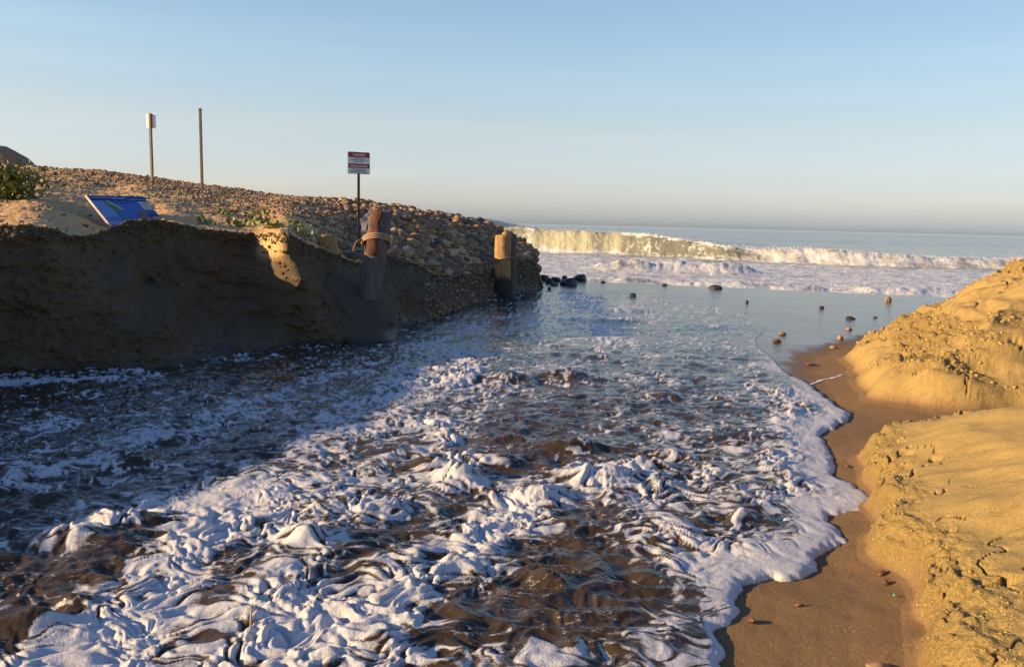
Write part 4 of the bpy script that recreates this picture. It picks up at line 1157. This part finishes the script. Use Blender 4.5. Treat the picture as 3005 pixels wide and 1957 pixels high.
for z_, wd, big_ in ((0.205, 0.46, 0), (0.135, 0.76, 1), (0.065, 0.44, 0), (-0.285, 0.60, 0), (-0.352, 0.80, 1), (-0.415, 0.70, 1)):
    bm = bmesh.new(); x = -pw * wd / 2
    while x < pw * wd / 2 - 0.01:
        l = rw_.uniform(0.02, 0.055); l = min(l, pw * wd / 2 - x)
        t_ = box_bm(x, x + l, -0.0155, -0.0130, zc + z_ * ph_ - 0.0065, zc + z_ * ph_ + 0.0065)
        me_ = bpy.data.meshes.new('t'); t_.to_mesh(me_); t_.free(); bm.from_mesh(me_); bpy.data.meshes.remove(me_)
        x += l + 0.009
    bm_obj('text_line', bm, M_ink, sign, smooth=False)
bm = bmesh.new(); bmesh.ops.create_cone(bm, cap_ends=True, segments=10, radius1=0.010, radius2=0.008, depth=0.012, matrix=Matrix.Translation((0, -0.016, zc - 0.465 * ph_)) @ Matrix.Rotation(math.pi / 2, 4, 'X'))
bm_obj('bolt', bm, M_post, sign)
sign.rotation_euler = (0, 0, math.radians(20))
tag(sign, 'red and white bilingual warning sign on a thin dark post', 'sign')

# sign seen from behind, and the bare pole
SY = 18.6
b0 = P(355, 443, SY); t0_ = P(349, 264, SY); m0 = P(349, 298, SY)
s2 = empty('sign_post', (b0.x, SY, b0.z))
bm_obj('post', box_bm(-0.028, 0.028, -0.030, 0.020, -0.4, t0_.z - b0.z, 0.004), M_brownpost, s2, smooth=False)
pl2 = rrect_bm(25 / 1893 * SY, (t0_.z - m0.z), 0.03, 0.006); bmesh.ops.translate(pl2, vec=(0.0, 0.026, (t0_.z + m0.z) / 2 - b0.z), verts=pl2.verts)
bm_obj('blank_panel', pl2, M_white, s2, smooth=False)
s2.rotation_euler = (0, 0, math.radians(-15))
tag(s2, 'tall thin post with a small bright blank sign panel on the ridge', 'sign')
b0 = P(470, 440, SY + 0.4); t0_ = P(467, 256, SY + 0.4)
pole = empty('pole', (b0.x, SY + 0.4, b0.z))
bm_obj('shaft', box_bm(-0.026, 0.026, -0.026, 0.026, -0.4, t0_.z - b0.z, 0.005), M_brownpost, pole, smooth=False)
bm_obj('cap', box_bm(-0.030, 0.030, -0.030, 0.030, t0_.z - b0.z, t0_.z - b0.z + 0.03, 0.004), M_post, pole, smooth=False)
tag(pole, 'tall bare brown pole without a sign on the ridge', 'pole')

# blue information panel, tilted like a reading desk
TL = P(201, 454, 12.0); TR = P(333, 457, 13.0)
Wv = (TR - TL); Wl = Wv.length; Wn = Wv.normalized()
Dv = Vector((0.36, -0.30, -0.44)); Dv = (Dv - Wn * Dv.dot(Wn)); Dn_ = Dv.normalized(); Dl = 0.74
Nn = Wn.cross(Dn_)
if Nn.z < 0: Nn = -Nn
pan = empty('information_panel', TL)
R_ = Matrix((Wn, -Dn_, Nn)).transposed()
pan.rotation_euler = R_.to_euler()
def pbox(name, x0, x1, y0, y1, z0, z1, mat, par=pan): return bm_obj(name, box_bm(x0 * Wl, x1 * Wl, -y1 * Dl, -y0 * Dl, z0, z1), mat, par, smooth=False)
board = pbox('board', 0, 1, 0, 1, -0.025, 0, M_navy)
pbox('frame_edge', -0.012, -0.001, -0.012, 1.012, -0.028, 0.006, M_tanprint)
pbox('title_band', 0.002, 0.998, 0.012, 0.14, 0.002, 0.004, M_navy)
pbox('title_line', 0.03, 0.36, 0.055, 0.085, 0.006, 0.008, M_lblue)
pbox('title_line', 0.38, 0.62, 0.045, 0.10, 0.006, 0.008, M_lblue)
pbox('title_line', 0.64, 0.97, 0.095, 0.12, 0.006, 0.008, M_lblue)
pbox('picture', 0.27, 0.998, 0.15, 0.64, 0.002, 0.004, M_blue)
pbox('text_column', 0.002, 0.265, 0.15, 0.95, 0.002, 0.004, M_lblue)
for y in (0.62, 0.68, 0.80, 0.85): pbox('text_line', 0.03, 0.24, y, y + 0.016, 0.006, 0.008, M_navy)
for y in (0.66, 0.71): pbox('text_line', 0.29, 0.56, y, y + 0.014, 0.006, 0.008, M_lblue)
pbox('title_line', 0.32, 0.72, 0.19, 0.205, 0.006, 0.008, M_navy)
pbox('bird_photo', 0.80, 0.985, 0.165, 0.40, 0.006, 0.008, M_tanprint)
pbox('rock_photo', 0.62, 0.80, 0.44, 0.66, 0.006, 0.008, M_brownprint)
pbox('caption_box', 0.80, 0.985, 0.44, 0.66, 0.006, 0.008, M_navy)
for y in (0.46, 0.50, 0.60): pbox('text_line', 0.82, 0.95, y, y + 0.012, 0.009, 0.011, M_lblue)
def ppoly(name, pts, z, mat):
    bm = bmesh.new(); vs = [bm.verts.new((x * Wl, -y * Dl, z)) for x, y in pts]; f = bm.faces.new(vs)
    bmesh.ops.recalc_face_normals(bm, faces=[f]); r_ = bmesh.ops.extrude_face_region(bm, geom=[f])
    bmesh.ops.translate(bm, vec=(0, 0, 0.002), verts=[g for g in r_['geom'] if isinstance(g, bmesh.types.BMVert)])
    return bm_obj(name, bm, mat, pan, smooth=False)
ppoly('map_shape', [(0.20, 0.17), (0.27, 0.17), (0.33, 0.36), (0.36, 0.52), (0.31, 0.56), (0.27, 0.52), (0.25, 0.38)], 0.006, M_green)
ppoly('map_shape', [(0.22, 0.155), (0.28, 0.155), (0.35, 0.26), (0.42, 0.37), (0.42, 0.41), (0.37, 0.40), (0.31, 0.30)], 0.009, M_lime)
for fx in (0.2, 0.8):
    c = TL + Wn * (fx * Wl) + Dn_ * (0.55 * Dl)
    leg = tube_mesh('leg', [pan.matrix_basis.inverted() @ (c + Nn * -0.03), pan.matrix_basis.inverted() @ Vector((c.x, c.y, 0.6))], 0.04, 10)
    bm_obj('leg', leg, M_post, pan)
tag(pan, 'tilted blue information panel half hidden behind the sand bank', 'information panel')

# ------------------------------------------------------------------ shrub and ground cover
def leaves(centers, n, size, rs, up=0.4):
    Vv, Ff = [], []
    for i in range(n):
        c = centers[i]
        d_ = rs.randn(3); d_[2] = abs(d_[2]) * 0.6 + up; d_ /= np.linalg.norm(d_)
        s_ = np.cross(d_, rs.randn(3)); s_ /= np.linalg.norm(s_)
        L = size * rs.uniform(0.6, 1.4); w = L * 0.22
        b = len(Vv)
        Vv += [c, c + d_ * L * 0.5 + s_ * w, c + d_ * L, c + d_ * L * 0.5 - s_ * w]
        Ff.append((b, b + 1, b + 2, b + 3))
    return np.array(Vv), np.array(Ff)
rs3 = np.random.RandomState(4)
M3i = np.linalg.inv(M3)
def project(x, y, z):
    c = np.stack([x, y, z - EYE], -1) @ M3i.T
    return (c[..., 0] / -c[..., 2] * FPX + 1502.5) / K, (-c[..., 1] / -c[..., 2] * FPX + 978.5) / K
tr = np.linspace(0, 1, 200)
hx_, hy_, hz_ = hill_point(np.full(200, 20.0), tr)
k_ = int(np.argmin(np.abs(project(hx_, hy_, hz_)[1] - 462)))
sc_ = Vector((float(hx_[k_]), float(hy_[k_]), float(hz_[k_]) - 0.03))
sh_s = sc_.y / 15.0
shrub = empty('shrub', sc_)
cs = (rs3.randn(1600, 3) * np.array([0.30, 0.2, 0.15]) + np.array([-0.12, 0, 0.30])) * sh_s
cs[:, 2] = np.abs(cs[:, 2])
V_, F_ = leaves(cs, 1600, 0.12 * sh_s, rs3)
link('foliage', mesh_np('foliage', V_, F_), M_leaf, shrub, smooth=False)
for k in range(5):
    an = k * 1.3
    bm_obj('stem', tube_mesh('stem', [(0, 0, -0.1), (0.12 * math.cos(an), 0.1 * math.sin(an), 0.18), (0.3 * math.cos(an), 0.2 * math.sin(an), 0.4)], [0.018, 0.013, 0.006], 6), M_stem, shrub)
tag(shrub, 'bushy yellow-green shrub at the left edge below the boulder', 'shrub')
cc = []
for (u, s, n_, sp_) in [(560, .12, 60, .25), (600, .2, 70, .3), (640, .10, 50, .3), (700, .08, 40, .25), (520, .3, 40, .3), (765, .05, 40, .12), (480, .1, 30, .2), (610, .35, 40, .3), (690, .2, 30, .3)]:
    hx, hy, hz_ = hill_point(np.full(n_, float(u)) + rs3.randn(n_) * 8, np.clip(np.full(n_, s) + rs3.randn(n_) * 0.02, 0, 1))
    hx = hx + rs3.randn(n_) * sp_ * 0.3
    cc.append(np.stack([hx, hy, hz_], -1))
cc = np.concatenate(cc)
V_, F_ = leaves(cc, len(cc), 0.11, rs3, 0.5)
gc = link('ground_cover', mesh_np('ground_cover', V_, F_), M_leaf, smooth=False)
tag(gc, 'sparse green ground cover on the sandy slope', 'plants', kind='stuff')

fp_ = np.array([(1872, 890), (1890, 886), (1915, 878), (1940, 876), (1958, 871)], float)
fgx, fgy = ground(fp_[:, 0], fp_[:, 1], 0.02)
fl_pts = spline(np.stack([fgx, fgy], -1), 8)
fl_w = 0.030 * (0.25 + 1.6 * np.abs(fbm(fl_pts[:, 0] * 6, fl_pts[:, 1] * 6, 2, 201))) * np.sin(np.linspace(0.15, 3.0, len(fl_pts))) ** 0.5
fz = np.array([beach_z(a, b) for a, b in fl_pts])
bmw = tube_mesh('foam_line', [(a, b, z + 0.004) for (a, b), z in zip(fl_pts, fz)], list(fl_w), 10)
for v_ in bmw.verts:
    k_ = int(np.argmin((fl_pts[:, 0] - v_.co.x) ** 2 + (fl_pts[:, 1] - v_.co.y) ** 2)); v_.co.z = fz[k_] + 0.004 + (v_.co.z - fz[k_] - 0.004) * 0.25
tag(bm_obj('foam_line', bmw, M_foam), 'thin white foam line left on the sand at the foot of the yellow bank', 'foam', kind='stuff')

# ------------------------------------------------------------------ small things on the sand
def frag(name, u, v, size, seed, mat, label, cat, zoff=0.012):
    gx, gy = ground(u, v, 0.03); gx, gy = float(gx), float(gy)
    z = beach_z(gx, gy)
    o = bm_obj(name, rock_mesh(seed, size, 2, 0.35), mat)
    o.location = (gx, gy, z + zoff); o.rotation_euler = (0.3, 0.4, seed)
    return tag(o, label, cat)
frag('kelp_scrap', 1748, 1430, (0.028, 0.014, 0.012), 71, M_kelp, 'curled brown kelp scrap nearest the foam edge on the sand', 'kelp')
frag('kelp_scrap', 1858, 1398, (0.022, 0.010, 0.007), 72, M_kelp, 'small olive kelp scrap alone in the middle of the brown sand', 'kelp')
frag('kelp_scrap', 2048, 1330, (0.026, 0.018, 0.012), 73, M_kelp, 'dark kelp clump in the litter line at the foot of the near bank', 'kelp')
frag('kelp_scrap', 2058, 1352, (0.020, 0.016, 0.010), 74, M_kelp, 'lower dark kelp clump in the litter line beside the teal scrap', 'kelp')
frag('kelp_scrap', 1972, 1078, (0.030, 0.016, 0.010), 75, M_kelp, 'dark kelp scrap in the shadow of the foam lobes', 'kelp')
frag('plastic_scrap', 2079, 1388, (0.009, 0.007, 0.006), 76, M_teal, 'tiny teal plastic scrap on the brown sand', 'litter')
gx, gy = ground(580, 1465, 0.03)
o = bm_obj('straw', tube_mesh('straw', [(0, 0, -0.05), (0.005, 0, 0.03), (0.008, 0.01, 0.10)], [0.0045, 0.0045, 0.003], 6), M_straw); o.location = (float(gx), float(gy), 0.03)
tag(o, 'single yellow straw sticking up out of the foam', 'straw')
gx, gy = ground(1545, 1472, 0.03)
o = bm_obj('driftwood', tube_mesh('driftwood', [(-0.07, -0.01, 0.015), (-0.03, 0.0, 0.03), (0.02, 0.01, 0.028), (0.06, 0.03, 0.035)], [0.010, 0.016, 0.014, 0.007], 8), M_wetrock); o.location = (float(gx), float(gy), 0.0)
tag(o, 'short black piece of driftwood floating in the foam', 'driftwood')
